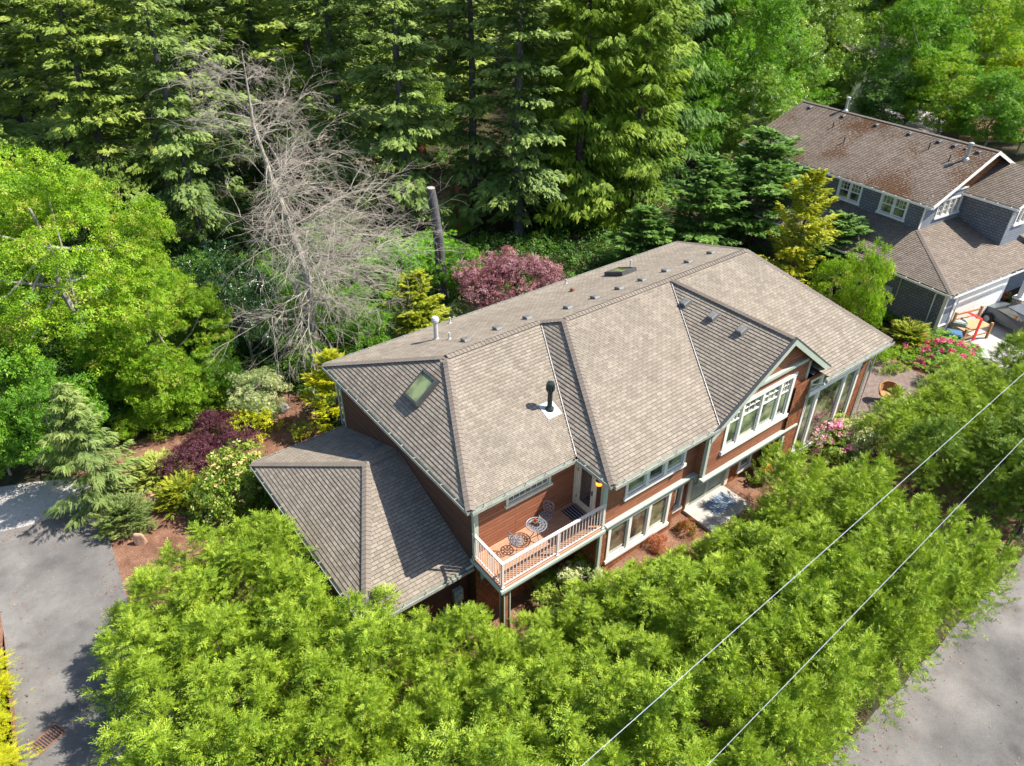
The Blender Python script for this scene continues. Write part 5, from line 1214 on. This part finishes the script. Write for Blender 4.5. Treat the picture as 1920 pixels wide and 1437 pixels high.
# ------------------------------------------------------------------ rocks, pots, mats and other small things
def rock(x, y, s, label, mat='rock', seed=0, sz=(1, 1, 1), z=0.0):
    import bmesh
    bm = bmesh.new(); bmesh.ops.create_icosphere(bm, subdivisions=3, radius=1); r = random.Random(seed)
    pl = [(Vector((r.uniform(-1, 1), r.uniform(-1, 1), r.uniform(-.3, 1))).normalized(), r.uniform(.55, .8)) for _ in range(9)]
    for v in bm.verts:
        for n, d_ in pl:
            k = v.co.dot(n)-d_
            if k > 0: v.co -= n*k
        v.co += Vector((r.uniform(-.012, .012), r.uniform(-.012, .012), r.uniform(-.012, .012))); v.co = Vector((v.co.x*s*sz[0], v.co.y*s*sz[1], (v.co.z+.55)*s*sz[2]))
    me = bpy.data.meshes.new('rock'); bm.to_mesh(me); bm.free(); me.materials.append(MATS[mat]); o = bpy.data.objects.new('rock', me); COL.objects.link(o); o.location = (x, y, z); tag(o, label, 'rock', 'garden boulders'); return o
rock(*g(290, 942), .42, 'tan boulder lying beside the light green juniper', seed=1, sz=(1.1, .8, .75))
rock(*g(266, 1018), .33, 'upright tan boulder in front of the domed shrub', seed=2, sz=(.75, .7, 1.25))
rock(*g(533, 770), .32, 'grey boulder at the edge of the bank right of the straw tuft', 'grey_rock', seed=3)
rock(*g(505, 778), .28, 'small grey boulder beneath the variegated shrub', 'grey_rock', seed=4)
rock(*g(292, 868), .2, 'small pinkish stone behind the light green juniper', seed=5)
def pot(x, y, z, r, h, mat, label, cat='potted plant', fol=None, foliage_mat=None, petals=None, square=False, n=9, fr=1.6):
    o = empty('potted_plant', (x, y, z), 0, label, cat); m = MB()
    if square:
        a, b = r*.72, r
        lo = [(-a, -a, 0), (a, -a, 0), (a, a, 0), (-a, a, 0)]; hi = [(-b, -b, h), (b, -b, h), (b, b, h), (-b, b, h)]; inn = [(p[0]*.86, p[1]*.86, h) for p in hi]; so_ = [(p[0]*.86, p[1]*.86, h-.06) for p in hi]
        m.poly(lo[::-1])
        for i in range(4): j = (i+1) % 4; m.poly([lo[i], lo[j], hi[j], hi[i]]); m.poly([hi[i], hi[j], inn[j], inn[i]]); m.poly([inn[i], inn[j], so_[j], so_[i]])
        m.poly(so_)
    else: m.lathe((0, 0, 0), [(r*.62, 0), (r*.9, h*.6), (r, h*.88), (r*1.1, h*.88), (r*1.1, h), (r*.92, h), (r*.9, h-.04), (.01, h-.05)], 18)
    m.build('pot', mat, o); rng = random.Random(int(abs(x)*100))
    me = clump_mesh('foliage', foliage_mat, [((rng.uniform(-r, r)*.5*fr, rng.uniform(-r, r)*.5*fr, h+rng.uniform(.05, .5)*r*fr), r*.6*fr/1.6) for _ in range(n)], r*.32, 260/r*.25, rng=np.random.default_rng(3), flat=.9)
    c = bpy.data.objects.new('foliage', me); COL.objects.link(c); c.parent = o
    if petals:
        for i in range(petals[1]): flowers_on(o, 'flower', petals[0], [(rng.uniform(-r, r)*.8, rng.uniform(-r, r)*.8, h+r*rng.uniform(.7, 1.5))], r*(.33 if r > .1 else .7), i, per=1600/r*.15*(1 if r > .1 else 3), leaf=r*(.2 if r > .1 else .45))
    return o
pt = ground(567, 822)
pot(float(pt[0]), float(pt[1]), 0, .22, .36, 'terracotta', 'round terracotta pot with a small cedar-like shrub beside the garage', foliage_mat='leaf_olivegold', n=22, fr=3.2)
pot(13.3, -1.6, .72, .27, .55, 'taupe_pot', 'square taupe planter of red flowers by the front door', foliage_mat='leaf_mid', petals=('petal_scarlet', 9), square=True)
pot(2.3, -.25, 3.895, .055, .09, 'taupe_pot', 'tiny pot with a red flower on the round balcony table', foliage_mat='leaf_mid', petals=('petal_scarlet', 3), n=7)
def mat_thing(x0, x1, y0, y1, z, base, st, n, along, label, name='door_mat'):
    o = empty(name, ((x0+x1)/2, (y0+y1)/2, z), 0, label, 'door mat'); w_, h_ = (x1-x0)/2, (y1-y0)/2
    m = MB(); m.box(-w_, w_, -h_, h_, .002, .014); m.build('backing', base, o)
    for k in range(n):
        b = MB()
        if along == 'y': x = -w_+2*w_*(k+.5)/n; b.box(x-.011, x+.011, -h_+.02, h_-.02, .016, .024)
        else: y = -h_+2*h_*(k+.5)/n; b.box(-w_+.02, w_-.02, y-.011, y+.011, .016, .024)
        b.build('rib', st, o)
mat_thing(3.85, 4.42, -.45, .2, 3.2, 'dark_rubber', 'stripe_grey', 5, 'y', 'dark door mat with pale stripes at the balcony door')
# porch slab with its mat
pz = .86
sl_ = MB(); sl_.box(9.35, 11.75, -2.25, -.8, .3, pz-.004); o = sl_.build('porch_slab', 'cement'); tag(o, kind='structure')
mat_thing(10.2, 11.4, -1.85, -1.1, pz, 'blue_mat', 'stripe_grey', 9, 'x', 'ribbed blue doormat on the front porch slab')
pa = MB(); pa.box(19.9, 26.5, -5.2, .6, .4, .745); o = pa.build('patio', 'paver'); tag(o, kind='structure')
def wicker_chair(x, y, z, rz, label, s=1.0):
    o = empty('wicker_chair', (x, y, z), rz, label, 'chair', 'round wicker garden chairs on the patio'); o.scale = (s, s, s); m = MB()
    m.lathe((0, 0, .30), [(.10, 0), (.31, .04), (.33, .09), (.30, .12), (.01, .11)], 20); m.build('seat', 'wicker', o)
    b = MB(); rings = []
    for j, t in enumerate(np.linspace(0, 1, 7)):
        row = []
        for a in np.linspace(math.radians(60), math.radians(300), 19):
            hgt = .38+t*(.42*(.30+.70*(math.sin((a-math.radians(60))/math.radians(240)*math.pi)**.8)))
            r = .33+.07*t; row.append(Vector((r*math.cos(a), r*math.sin(a), hgt)))
        rings.append(row)
    for j in range(6):
        for i in range(18):
            b.poly([rings[j][i], rings[j][i+1], rings[j+1][i+1], rings[j+1][i]]); q = [v*1.0 for v in (rings[j][i], rings[j+1][i], rings[j+1][i+1], rings[j][i+1])]
            b.poly([Vector((v.x*1.08, v.y*1.08, v.z)) for v in q])
    b.tube([v*1.0+Vector((0, 0, .01)) for v in rings[-1]], .028, 6); b.tube(rings[0], .022, 6); b.build('backrest', 'wicker', o)
    for k in range(4):
        a = k*math.pi/2+.78; l = MB(); l.tube([(.24*math.cos(a), .24*math.sin(a), .32), (.29*math.cos(a), .29*math.sin(a), 0)], .022, 6); l.build('leg', 'wicker', o)
c1 = ground(1660, 755, .75); wicker_chair(float(c1[0]), float(c1[1]), .745, math.radians(215), 'round backed wicker chair in the open by the house corner', 1.15)
c2 = ground(1692, 785, .75); wicker_chair(float(c2[0]), float(c2[1]), .745, math.radians(120), 'wicker chair half hidden under the hedge', 1.0)
def wire_table(x, y, z, label):
    o = empty('garden_table', (x, y, z), 0, label, 'table'); m = MB()
    lattice_ring(m, (0, 0), .36, .5, .018)
    for k in range(9): yy = -.32+.08*k; w_ = math.sqrt(max(0, .36**2-yy*yy)); m.bar((-w_, yy, .5), (w_, yy, .5), .012, .01)
    m.build('tabletop', 'black_metal', o)
    for k in range(3): a = k*2.09; l = MB(); l.tube([(.3*math.cos(a), .3*math.sin(a), .49), (.2*math.cos(a), .2*math.sin(a), .25), (.32*math.cos(a), .32*math.sin(a), 0)], .014, 5); l.build('leg', 'black_metal', o)
c3 = ground(1640, 772, 1.0); wire_table(float(c3[0]), float(c3[1]), .745, 'small black wire table beside the wicker chair')
# storm drain in the drive
dr_ = ground(90, 1386); dm = empty('drain_grate', (float(dr_[0]), float(dr_[1]), .014), .42, 'rusty slotted storm drain grate in the drive', 'drain')
m = MB(); m.box(-.42, .42, -.27, .27, .001, .012); m.build('frame', 'rust', dm)
m = MB()
for k in range(11): x = -.36+.072*k; m.box(x-.019, x+.019, -.21, .21, .0135, .016)
m.build('slots', 'dark_rubber', dm)

# fallen leaves and twigs blown along the edges of the paving: one scatter
def litter():
    rng = np.random.default_rng(12); P = []
    for a, b, n, sp in (((-9.0, 10.5), (-9.9, 5.5), 260, .35), ((-12.4, 14.6), (-9.2, 13.6), 260, .5), ((-14.4, -3), (-12.2, 11), 200, .3), ((0, -10.1), (34, -10.1), 900, .35), ((-13, 12), (-10, 2), 160, 1.8), ((4, -12), (26, -12), 260, 1.4), ((20, -1.5), (26, -2.5), 200, 1.0), ((9.6, -2.2), (12, -1.6), 60, .5)):
        t_ = rng.uniform(0, 1, n)[:, None]; q = np.array(a)*(1-t_)+np.array(b)*t_+rng.normal(size=(n, 2))*sp; z_ = .87 if b[0] == 12 else .76 if b == (26, -2.5) else .03
        if b == (26, -2.5) or b[0] == 12: q = q[(q[:, 1] < -.9) & (q[:, 1] > -2.5)]
        P += [(x_, y_, z_) for x_, y_ in q]
    P = np.array(P); n = len(P); d = rng.normal(size=(n, 3)); d[:, 2] *= .1
    V, F, T = scatter(leaf_t(.6), P, d, np.tile([0, 0, 1.], (n, 1))+rng.normal(size=(n, 3))*.2, rng.uniform(.03, .08, n), rng.uniform(0, 1, n), rng)
    tag(mesh_arrays('leaf_litter', V, F, 'leaf_brown', None, T), kind='stuff')
litter()
def needles():
    rng = np.random.default_rng(21); P = []; Nn = []
    def line(a, b, n, sp, nn):
        for t_ in rng.uniform(0, 1, n)**1.6: P.append(np.array(b)*(1-0)*0+np.array(a)*(1-t_)+np.array(b)*t_+rng.normal(size=3)*np.array([sp, sp, .004])); Nn.append(nn)
    up = np.array([0, 0, 1.])
    line((V1[0], V1[1], V1[2]+.065), (T1[0], T1[1], T1[2]+.065), 70, .03, up); line((V2[0], V2[1], V2[2]+.07), (G1[0], G1[1], G1[2]+.07), 90, .03, up)
    line((B_[0]+.3, -.06, E-.08), (V1[0], -.06, E-.08), 60, .02, up); line((P_[0], -D2-.06, E-.08), (V2[0], -D2-.06, E-.08), 90, .02, up); line((15.1, -2.18, D_[2]-.08), (D_[0], -2.18, D_[2]-.08), 90, .02, up)
    for i in range(420):
        x_, y_ = rng.uniform(4.6, 17), rng.uniform(-1.5, 3.6)
        if x_ < X2+(fz(y_)-E)/TL+.2 or (x_ > 8.8 and x_ < 17): continue
        P.append(np.array([x_, y_, fz(y_)+.03])); Nn.append(np.array([0, -SL, 1]))
    P = np.array(P); n = len(P); d = rng.normal(size=(n, 3)); d[:, 2] *= .15
    V, F, T = scatter(leaf_t(.4), P, d, np.array(Nn)+rng.normal(size=(n, 3))*.1, rng.uniform(.025, .06, n), rng.uniform(0, 1, n), rng)
    tag(mesh_arrays('roof_debris', V, F, 'leaf_brown', None, T), kind='stuff')
needles()

# ------------------------------------------------------------------ overhead cables along the lane
for i, ((ax, ay), (bx, by), lab, yy) in enumerate((((1090, 1437), (1920, 700), 'upper pale overhead cable crossing above the hedge', -8.0), ((1325, 1437), (1920, 822), 'lower pale overhead cable, nearer the lane', -8.9))):
    a = on(ax, ay, 'y', yy); b = on(bx, by, 'y', yy); d = b-a; m = MB(); pts = []
    for t in np.linspace(-.8, 3.5, 40):
        q = a+d*t; pts.append((q[0], q[1], q[2]+.012*(t*(t-1))*4))
    m.tube(pts, .0065, 6); o = m.build('overhead_cable', 'cable'); tag(o, lab, 'cable', 'overhead cables along the lane')

# ================================================================== NEIGHBOURING HOUSE (turned six degrees)
TH = math.radians(-6)
nb_h = empty('house', (31.3, .5, 0), TH, 'blue grey shingled neighbouring house with a mossy brown roof', 'house')
def nb(m, name, mat): return m.build(name, mat, nb_h)
rzv, ru = 8.5, 8.2; eu, ez = 3.03, 6.1; v0, v1 = 3.75, 18.6; s_u = (rzv-ez)/(ru-eu)
rf = MB(); course_roof(rf, [(eu, v0, ez), (eu, v1, ez), (ru, v1-.6, rzv), (ru, v0, rzv)], None); nb(rf, 'roof', 'shingle_mossy')
rf = MB(); course_roof(rf, [(ru, v0, rzv), (ru, v1-.6, rzv), (ru+5.17, v1, ez), (ru+5.17, v0, ez)], None); nb(rf, 'roof', 'shingle_grey')
# lower roof
le, lz_ = 0.0, 3.1; lv = -.4
wz = lambda u: lz_+.40*u
zt = 4.48
rf = MB(); course_roof(rf, [(0, lv, lz_), (0, 14, lz_), (3.4, 14, zt), (3.4, 4.4, zt)], None)
course_roof(rf, [(0, lv, lz_), (3.4, 4.4, zt), (9.4, 4.4, zt), (9.4, lv, lz_)], None)
course_roof(rf, [(9.4, lv-1.2, lz_), (9.4, 4.4, zt+.2), (18, 4.4, zt+.2), (18, lv-1.2, lz_)], None); nb(rf, 'lower_roof', 'shingle_grey')
cp = MB(); caps(cp, (0, lv, lz_), (3.4, 4.4, zt)); nb(cp, 'ridge_cap', 'shingle_cap'); cp = MB(); caps(cp, (ru, v0, rzv), (ru, v1-.6, rzv), w=.13); nb(cp, 'ridge_cap', 'shingle_cap')
# upper walls
PNL = lambda u, z, o=0.0: (3.4-o, -u, z)
w1 = (-10.15, -8.65, 4.75, 5.82); w2 = (-7.1, -5.5, 4.75, 5.82)
w = MB(); wall(w, PNL, -18.2, -4.4, 3.0, 6.05, [w1, w2]); nb(w, 'wall', 'slate_shingle_wall')
for q in (w1, w2): window(nb_h, PNL, *q, posts=((q[0]+q[1])/2,), rail=.5, muntins=(3, 2, .5, 1), glass='glass_room', tw=.12)
PNF = lambda u, z, o=0.0: (u, 4.4-o, z)
topn = lambda u: ez+s_u*(u-eu)-.1 if u < ru else rzv-s_u*(u-ru)-.1
w3 = (4.85, 7.05, 4.95, 5.85)
w = MB(); wall(w, PNF, 3.4, 13, 3.0, 6.4, [w3]); nb(w, 'wall', 'slate_siding')
w = MB(); PNF2 = lambda u, z, o=0.0: (u, 4.38-o, z); wall(w, PNF2, 3.75, 13, 6.4, topn, kinks=(ru,)); nb(w, 'gable_wall', 'cedar_shingle_wall')
window(nb_h, PNF, *w3, posts=(5.4, 5.95, 6.5), muntins=(2, 3, 0, 1), tw=.1, glass='glass_dark', post_w=.08)
m = MB(); pbox(m, PNF, 3.7, 7.38, 6.34, 6.46, 0, .05); nb(m, 'frieze_board', 'white_trim'); m = MB(); pbox(m, PNF, 3.38, 3.52, 4.5, 6.1, 0, .03); nb(m, 'corner_board', 'white_trim')
m = MB()
for (a, b) in (((ru, rzv), (eu, ez)), ((ru, rzv), (ru+5.17, ez))):
    for q in (0,):
        A = Vector((a[0], v0-.03, a[1]+.03)); B = Vector((b[0], v0-.03, b[1]+.03)); dn = Vector((0, 0, -.2)); m.poly([A, A+dn, B+dn, B]); m.poly([A, B, B+Vector((0, .05, 0)), A+Vector((0, .05, 0))])
nb(m, 'rake_board', 'white_trim')
gutter(nb_h, (eu, v1, ez), (eu, v0, ez), (-1, 0, 0), 'white_trim'); gutter(nb_h, (0, 14, lz_), (0, lv, lz_), (-1, 0, 0), 'white_trim'); gutter(nb_h, (0, lv, lz_), (9.4, lv, lz_), (0, -1, 0), 'white_trim')
# projecting bay with its own gable
by0_, bu0 = 1.5, 7.4
w = MB(); wall(w, lambda u, z, o=0.0: (bu0-o, -u, z), -4.4, -by0_, 3.0, 6.1); nb(w, 'wall', 'slate_shingle_wall')
PB = lambda u, z, o=0.0: (u, by0_-o, z); w4 = (8.15, 9.1, 4.85, 6.1); bru = 10.0; bz0 = 6.1; bs = .5
w = MB(); wall(w, PB, bu0, 12.6, 3.0, lambda u: bz0+bs*((u-bu0+.3) if u < bru else (2*bru-u-bu0+.3))-.1, [w4], kinks=(bru,)); nb(w, 'wall', 'slate_siding')
window(nb_h, PB, *w4, posts=(8.62,), muntins=(2, 3, .4, 1), tw=.1, glass='glass_dark', post_w=.06)
rf = MB(); bt = bz0+bs*(bru-bu0+.35); course_roof(rf, [(bu0-.35, by0_-.4, bz0), (bu0-.35, 4.5, bz0), (bu0+.2, 5.6, bz0+bs*.55), (bru, 8.0, bt), (bru, by0_-.4, bt)], None)
course_roof(rf, [(bru, by0_-.4, bt), (bru, 6.5, bt), (bru*2-bu0+.35, 4.5, bz0), (bru*2-bu0+.35, by0_-.4, bz0)], None); nb(rf, 'bay_roof', 'shingle_grey')
m = MB(); A = Vector((bru, by0_-.43, bt+.03)); B = Vector((bu0-.35, by0_-.43, bz0+.03)); dn = Vector((0, 0, -.18)); m.poly([A, A+dn, B+dn, B]); m.poly([A, B, B+Vector((0, .05, 0)), A+Vector((0, .05, 0))]); nb(m, 'rake_board', 'white_trim')
gutter(nb_h, (bu0-.35, 4.4, bz0), (bu0-.35, by0_-.4, bz0), (-1, 0, 0), 'white_trim')
downspout(nb_h, [(bu0-.4, by0_-.3, 5.85), (bu0-.05, by0_-.08, 5.5), (bu0-.05, by0_-.08, 4.1)], 'white_trim')
downspout(nb_h, [(eu-.05, v0+.1, 6.0), (3.33, 4.32, 5.7), (3.33, 4.32, 4.6)], 'white_trim')
# ground floor walls
PL2 = lambda u, z, o=0.0: (.35-o, -u, z)
w = MB(); wall(w, PL2, -14, .05, 0, 3.0); nb(w, 'wall', 'slate_shingle_wall')
PF2 = lambda u, z, o=0.0: (u, -.05-o, z)
w = MB(); wall(w, PF2, .35, 1.3, .95, 3.0); nb(w, 'wall', 'slate_siding')
w = MB(); wall(w, PF2, .35, 1.3, 0, .95); nb(w, 'stone_base', 'stone_base')
w = MB(); pbox(w, PF2, 1.3, 6.6, 0, 3.0, -.3, .0); nb(w, 'garage_front', 'plaster_white')
w = MB()
for k in range(4): pbox(w, PF2, 1.6, 6.2, .05+k*.62, .62+k*.62, .002, .04)
nb(w, 'garage_door', 'white_trim')
m = MB(); pbox(m, PF2, .33, .46, .95, 3.0, 0, .03); pbox(m, PF2, 1.22, 1.36, 0, 3.0, 0, .035); pbox(m, PF2, .35, 1.3, .9, .98, 0, .06); pbox(m, PL2, -.1, .05, 0, 3.0, 0, .03); nb(m, 'corner_board', 'white_trim')
downspout(nb_h, [(-.05, .3, 3.0), (.28, .6, 2.7), (.28, .6, .1)], 'white_trim')
for u_ in (7.5, 9.2):
    m = MB(); m.box(u_-.25, u_+.25, -.9, -.4, .0, 1.1); nb(m, 'porch_pillar_base', 'stone_base')
    m = MB(); m.box(u_-.3, u_+.3, -.95, -.35, 1.102, 1.18); m.box(u_-.14, u_+.14, -.79, -.51, 1.182, 3.0); nb(m, 'porch_pillar', 'white_trim')
w = MB(); wall(w, lambda u, z, o=0.0: (u, 1.2-o, z), 6.6, 12, 0, 3.1, [(7.9, 8.8, .1, 2.2)]); nb(w, 'wall', 'slate_siding')
m = MB(); m.box(.2, .345, 3.0, 3.45, 1.55, 2.05); nb(m, 'electric_meter', 'bin_grey'); m = MB(); m.tube([(.27, 2.7, 2.9), (.27, 2.7, 1.6)], .035, 6); nb(m, 'conduit', 'bin_grey'); m = MB(); m.box(.18, .345, 4.1, 4.4, 1.0, 1.35); m.tube([(.26, 4.3, 1.0), (.26, 4.5, .1)], .03, 6); nb(m, 'utility_box', 'bin_grey')
# roof furniture of the neighbour
def nvent(u, v, s=1.0): o = roof_vent(nb_h, (u, v, ez+s_u*(u-eu)), (-s_u, 0, 1), (-1, 0, -s_u), 'vent_dark', s)
for v in (17.0, 14.2, 11.6, 9.2, 7.2, 6.2, 5.5, 4.7): nvent(7.75, v, .95 if v != 5.5 else .6)
for u, v in ((6.6, 14.0), (5.6, 12.2), (7.0, 7.3), (6.5, 5.6)): m = MB(); m.lathe((u, v, ez+s_u*(u-eu)), [(.07, -.05), (.035, .05), (.035, .38)], 8); nb(m, 'vent_pipe', 'black_metal')
for u, v, h in ((8.4, 14.6, .9), (7.0, 4.9, .95)):
    m = MB(); m.lathe((u, v, min(rzv, ez+s_u*(u-eu))), [(.22, -.1), (.16, .06), (.085, .12), (.085, h-.16), (.15, h-.14), (.15, h), (.05, h+.04)], 14); nb(m, 'vent_pipe', 'galvanised')
# things by the neighbouring garage
sheet('forecourt', [(31.2, -.1), (43, -1.3), (42, -9.5), (30.6, -8.0)], .02, 'cement')
def bin_(px, py, mat, lid, label, rz, H=1.0, w_=.32):
    p = ground(px, py); o = empty('wheeled_bin', (float(p[0]), float(p[1]), .02), rz, label, 'bin', 'wheeled bins')
    m = MB(); a, b = w_*.8, w_; lo = [(-a, -a, .05), (a, -a, .05), (a, a, .05), (-a, a, .05)]; hi = [(-b, -b, H), (b, -b, H), (b, b, H), (-b, b, H)]
    m.poly(lo[::-1]); m.poly(hi)
    for i in range(4): j = (i+1) % 4; m.poly([lo[i], lo[j], hi[j], hi[i]])
    m.build('body', mat, o)
    l = MB(); b = w_+.04; l.box(-b, b, -b, b, H+.001, H+.04); l.box(-b*.8, b*.8, -b*.8, b*.8, H+.041, H+.075); l.tube([(-b*.7, b+.05, H-.02), (b*.7, b+.05, H-.02)], .02, 6); l.build('lid', lid, o, bevel=.01)
    for sg in (-1, 1): q = MB(); q.tube([(sg*w_*.8, w_*.75, .12), (sg*(w_*.8+.05), w_*.75, .12)], .12, 12); q.build('wheel', 'dark_rubber', o)
bin_(1778, 655, 'bin_blue', 'bin_blue', 'blue wheeled bin with a blue lid by the neighbouring corner', .5)
bin_(1788, 632, 'bin_grey', 'bin_grey', 'grey green wheeled bin behind the blue one', .5)
p = ground(1716, 632); o = empty('plastic_tub', (float(p[0]), float(p[1]), 0), .3, 'white plastic tub tipped against the neighbouring wall', 'tub')
m = MB(); m.lathe((0, 0, 0), [(.26, 0), (.34, .5), (.38, .52), (.38, .56), (.32, .55), (.26, .1), (.02, .08)], 16); q = m.build('body', 'tub_white', o); q.rotation_euler = (.9, 0, .6); q.location = (0, 0, .3)
# timber rack with red straps
p = ground(1812, 634); o = empty('timber_rack', (float(p[0]), float(p[1]), .02), TH-.15, 'open timber frame rack with a shelf, standing by the bins', 'rack')
for x in (-1.0, 1.0):
    for y in (-.45, .45): m = MB(); m.box(x-.06, x+.06, y-.06, y+.06, 0, 1.6 if y > 0 else 1.0); m.build('leg', 'wicker', o)
m = MB(); m.box(-1, 1, -.44, .44, .78, .84); m.build('shelf', 'cut_wood', o)
m = MB(); m.bar((-1, .45, 1.45), (1, .45, 1.45), .06, .1); m.bar((-1, .45, 1.1), (1, .45, 1.1), .05, .08); m.bar((-1, -.45, .4), (1, -.45, .4), .05, .08); m.build('rail', 'wicker', o)
m = MB(); m.box(-.25, -.05, -.5, -.46, .1, 1.45); m.box(-.25, -.05, -.46, .4, 1.46, 1.49); q = m.build('red_cover', 'red_cloth'); q.matrix_world = Matrix.Translation(o.location) @ Matrix.Rotation(TH-.15, 4, 'Z'); q.name = 'cloth'; tag(q, 'bright red cloth strip hanging over the timber rack', 'cloth')
# parked car, mostly hidden by the hedge
def car(x, y, rz):
    o = empty('parked_car', (x, y, .02), rz, 'silver grey car in front of the neighbouring garage, mostly behind the hedge', 'car')
    prof = [(-2.1, .35), (-2.15, .7), (-1.9, .88), (-1.3, .95), (-.7, 1.38), (.6, 1.42), (1.3, 1.0), (2.0, .88), (2.15, .65), (2.1, .35)]
    m = MB(); n = len(prof)
    def sec(w_, k): return [(x_, w_*(1 if z_ < 1.0 else .80)*(1 if abs(x_) < 2 else .85), z_) for x_, z_ in prof]
    L_ = sec(-.85, 0); R_ = sec(.85, 0)
    for i in range(n-1): m.poly([L_[i], R_[i], R_[i+1], L_[i+1]])
    m.poly(L_); m.poly(R_[::-1]); m.poly([L_[0], L_[-1], R_[-1], R_[0]]); m.build('body', 'car_paint', o, bevel=.04)
    g_ = MB()
    for (a, b) in ((3, 4), (5, 6)):
        A, B = Vector(L_[a]), Vector(L_[b]); C, D = Vector(R_[b]), Vector(R_[a]); nn_ = (B-A).cross(D-A).normalized(); 
        if nn_.z < 0: nn_ = -nn_
        ce = (A+B+C+D)/4; g_.poly([ce+(q-ce)*.86+nn_*.012 for q in (A, B, C, D)])
    for sg, Q in ((-1, L_), (1, R_)):
        q = [Vector(Q[i]) for i in (3, 4, 5, 6)]; ce = sum(q, Vector())/4; q = [ce+(p-ce)*.85+Vector((0, sg*.03, .0)) for p in q]; g_.poly(q if sg > 0 else q[::-1])
    g_.build('windows', 'glass_dark', o)
    for sx in (-1.35, 1.35):
        for sy in (-.82, .82):
            w_ = MB(); w_.tube([(sx, sy-.1, .33), (sx, sy+.1, .33)], .33, 18); wo_ = w_.build('wheel', 'dark_rubber', o); h = MB(); h.tube([(sx, sy-.11, .33), (sx, sy+.11, .33)], .19, 12); h.build('rim', 'galvanised', wo_)
    for sy in (-.6, .6): h = MB(); h.box(-2.17, -2.1, sy-.16, sy+.16, .6, .74); h.build('headlight', 'tub_white', o)
p = ground(1905, 622); car(float(p[0]), float(p[1]), 1.3)
p = ground(1880, 562); pot(float(p[0]), float(p[1]), .02, .25, .3, 'terracotta', 'wide terracotta pot of orange flowers at the neighbouring entry', foliage_mat='leaf_redtip')

# ------------------------------------------------------------------ houses in the distance
p = ground(690, 330); hm = empty('house', (float(p[0]), float(p[1]), 0), .5, 'low brown roofed house deep in the wood', 'house')
m = MB(); m.poly([(-6, -3, 2.8), (6, -3, 2.8), (6, 1, 4.8), (-6, 1, 4.8)]); m.poly([(-6, 1, 4.8), (6, 1, 4.8), (6, 5, 2.8), (-6, 5, 2.8)]); m.build('roof', 'shingle_grey', hm)
w = MB()
for P, a, b in ((plane_front(-2.7), -5.7, 5.7), (plane_back(4.7), -5.7, 5.7), (plane_left(-5.7), -4.7, 2.7), (plane_right(5.7), -2.7, 4.7)): wall(w, P, a, b, 0, 2.9)
w.build('wall', 'cedar_shingle_wall', hm)
for x in (-3.5, 0, 3.2): window(hm, plane_front(-2.7), x-.6, x+.6, 1, 2.1, muntins=(2, 2, 0, 1))
p = ground(1575, 205); gh = empty('house', (float(p[0]), float(p[1]), 0), TH+.1, 'pale green clapboard house among the trees', 'house')
w = MB(); 
for P, a, b in ((plane_front(-3), -4, 7), (plane_left(-4), -5, 3), (plane_right(7), -3, 5), (plane_back(5), -7, 4)): wall(w, P, a, b, 0, 6.4)
w.build('wall', 'green_siding', gh)
m = MB(); m.poly([(-4.6, -3.6, 6.3), (7.6, -3.6, 6.3), (7.6, 1, 8.4), (-4.6, 1, 8.4)]); m.poly([(-4.6, 1, 8.4), (7.6, 1, 8.4), (7.6, 5.6, 6.3), (-4.6, 5.6, 6.3)]); m.build('roof', 'shingle_grey', gh)
window(gh, plane_front(-3), -2, 0, 3.8, 5.2, posts=(-1,), muntins=(2, 2, 0, 1)); window(gh, plane_left(-4), -2, 0, 3.6, 5.0, posts=(-1,))
m = MB(); m.box(-6.0, -4.02, -2, 1, 0, 2.4); m.build('annex', 'green_siding', gh); m = MB(); m.poly([(-6.3, -2.3, 2.42), (-4.02, -2.3, 3.2), (-4.02, 1.3, 3.2), (-6.3, 1.3, 2.42)]); m.build('annex_roof', 'bin_grey', gh)
# play frame on the distant lawn
p = ground(872, 430); o = empty('play_frame', (float(p[0]), float(p[1]), 0), .3, 'red brown timber climbing frame with rungs beside the small lawn', 'play frame')
for x in (-.8, .8): m = MB(); m.box(x-.1, x+.1, -.1, .1, 0, 3.6); m.build('post', 'play_wood', o)
for k in range(6): m = MB(); m.bar((-.8, 0, .5+.5*k), (.8, 0, .5+.5*k), .09, .09); m.build('rung', 'play_wood', o)
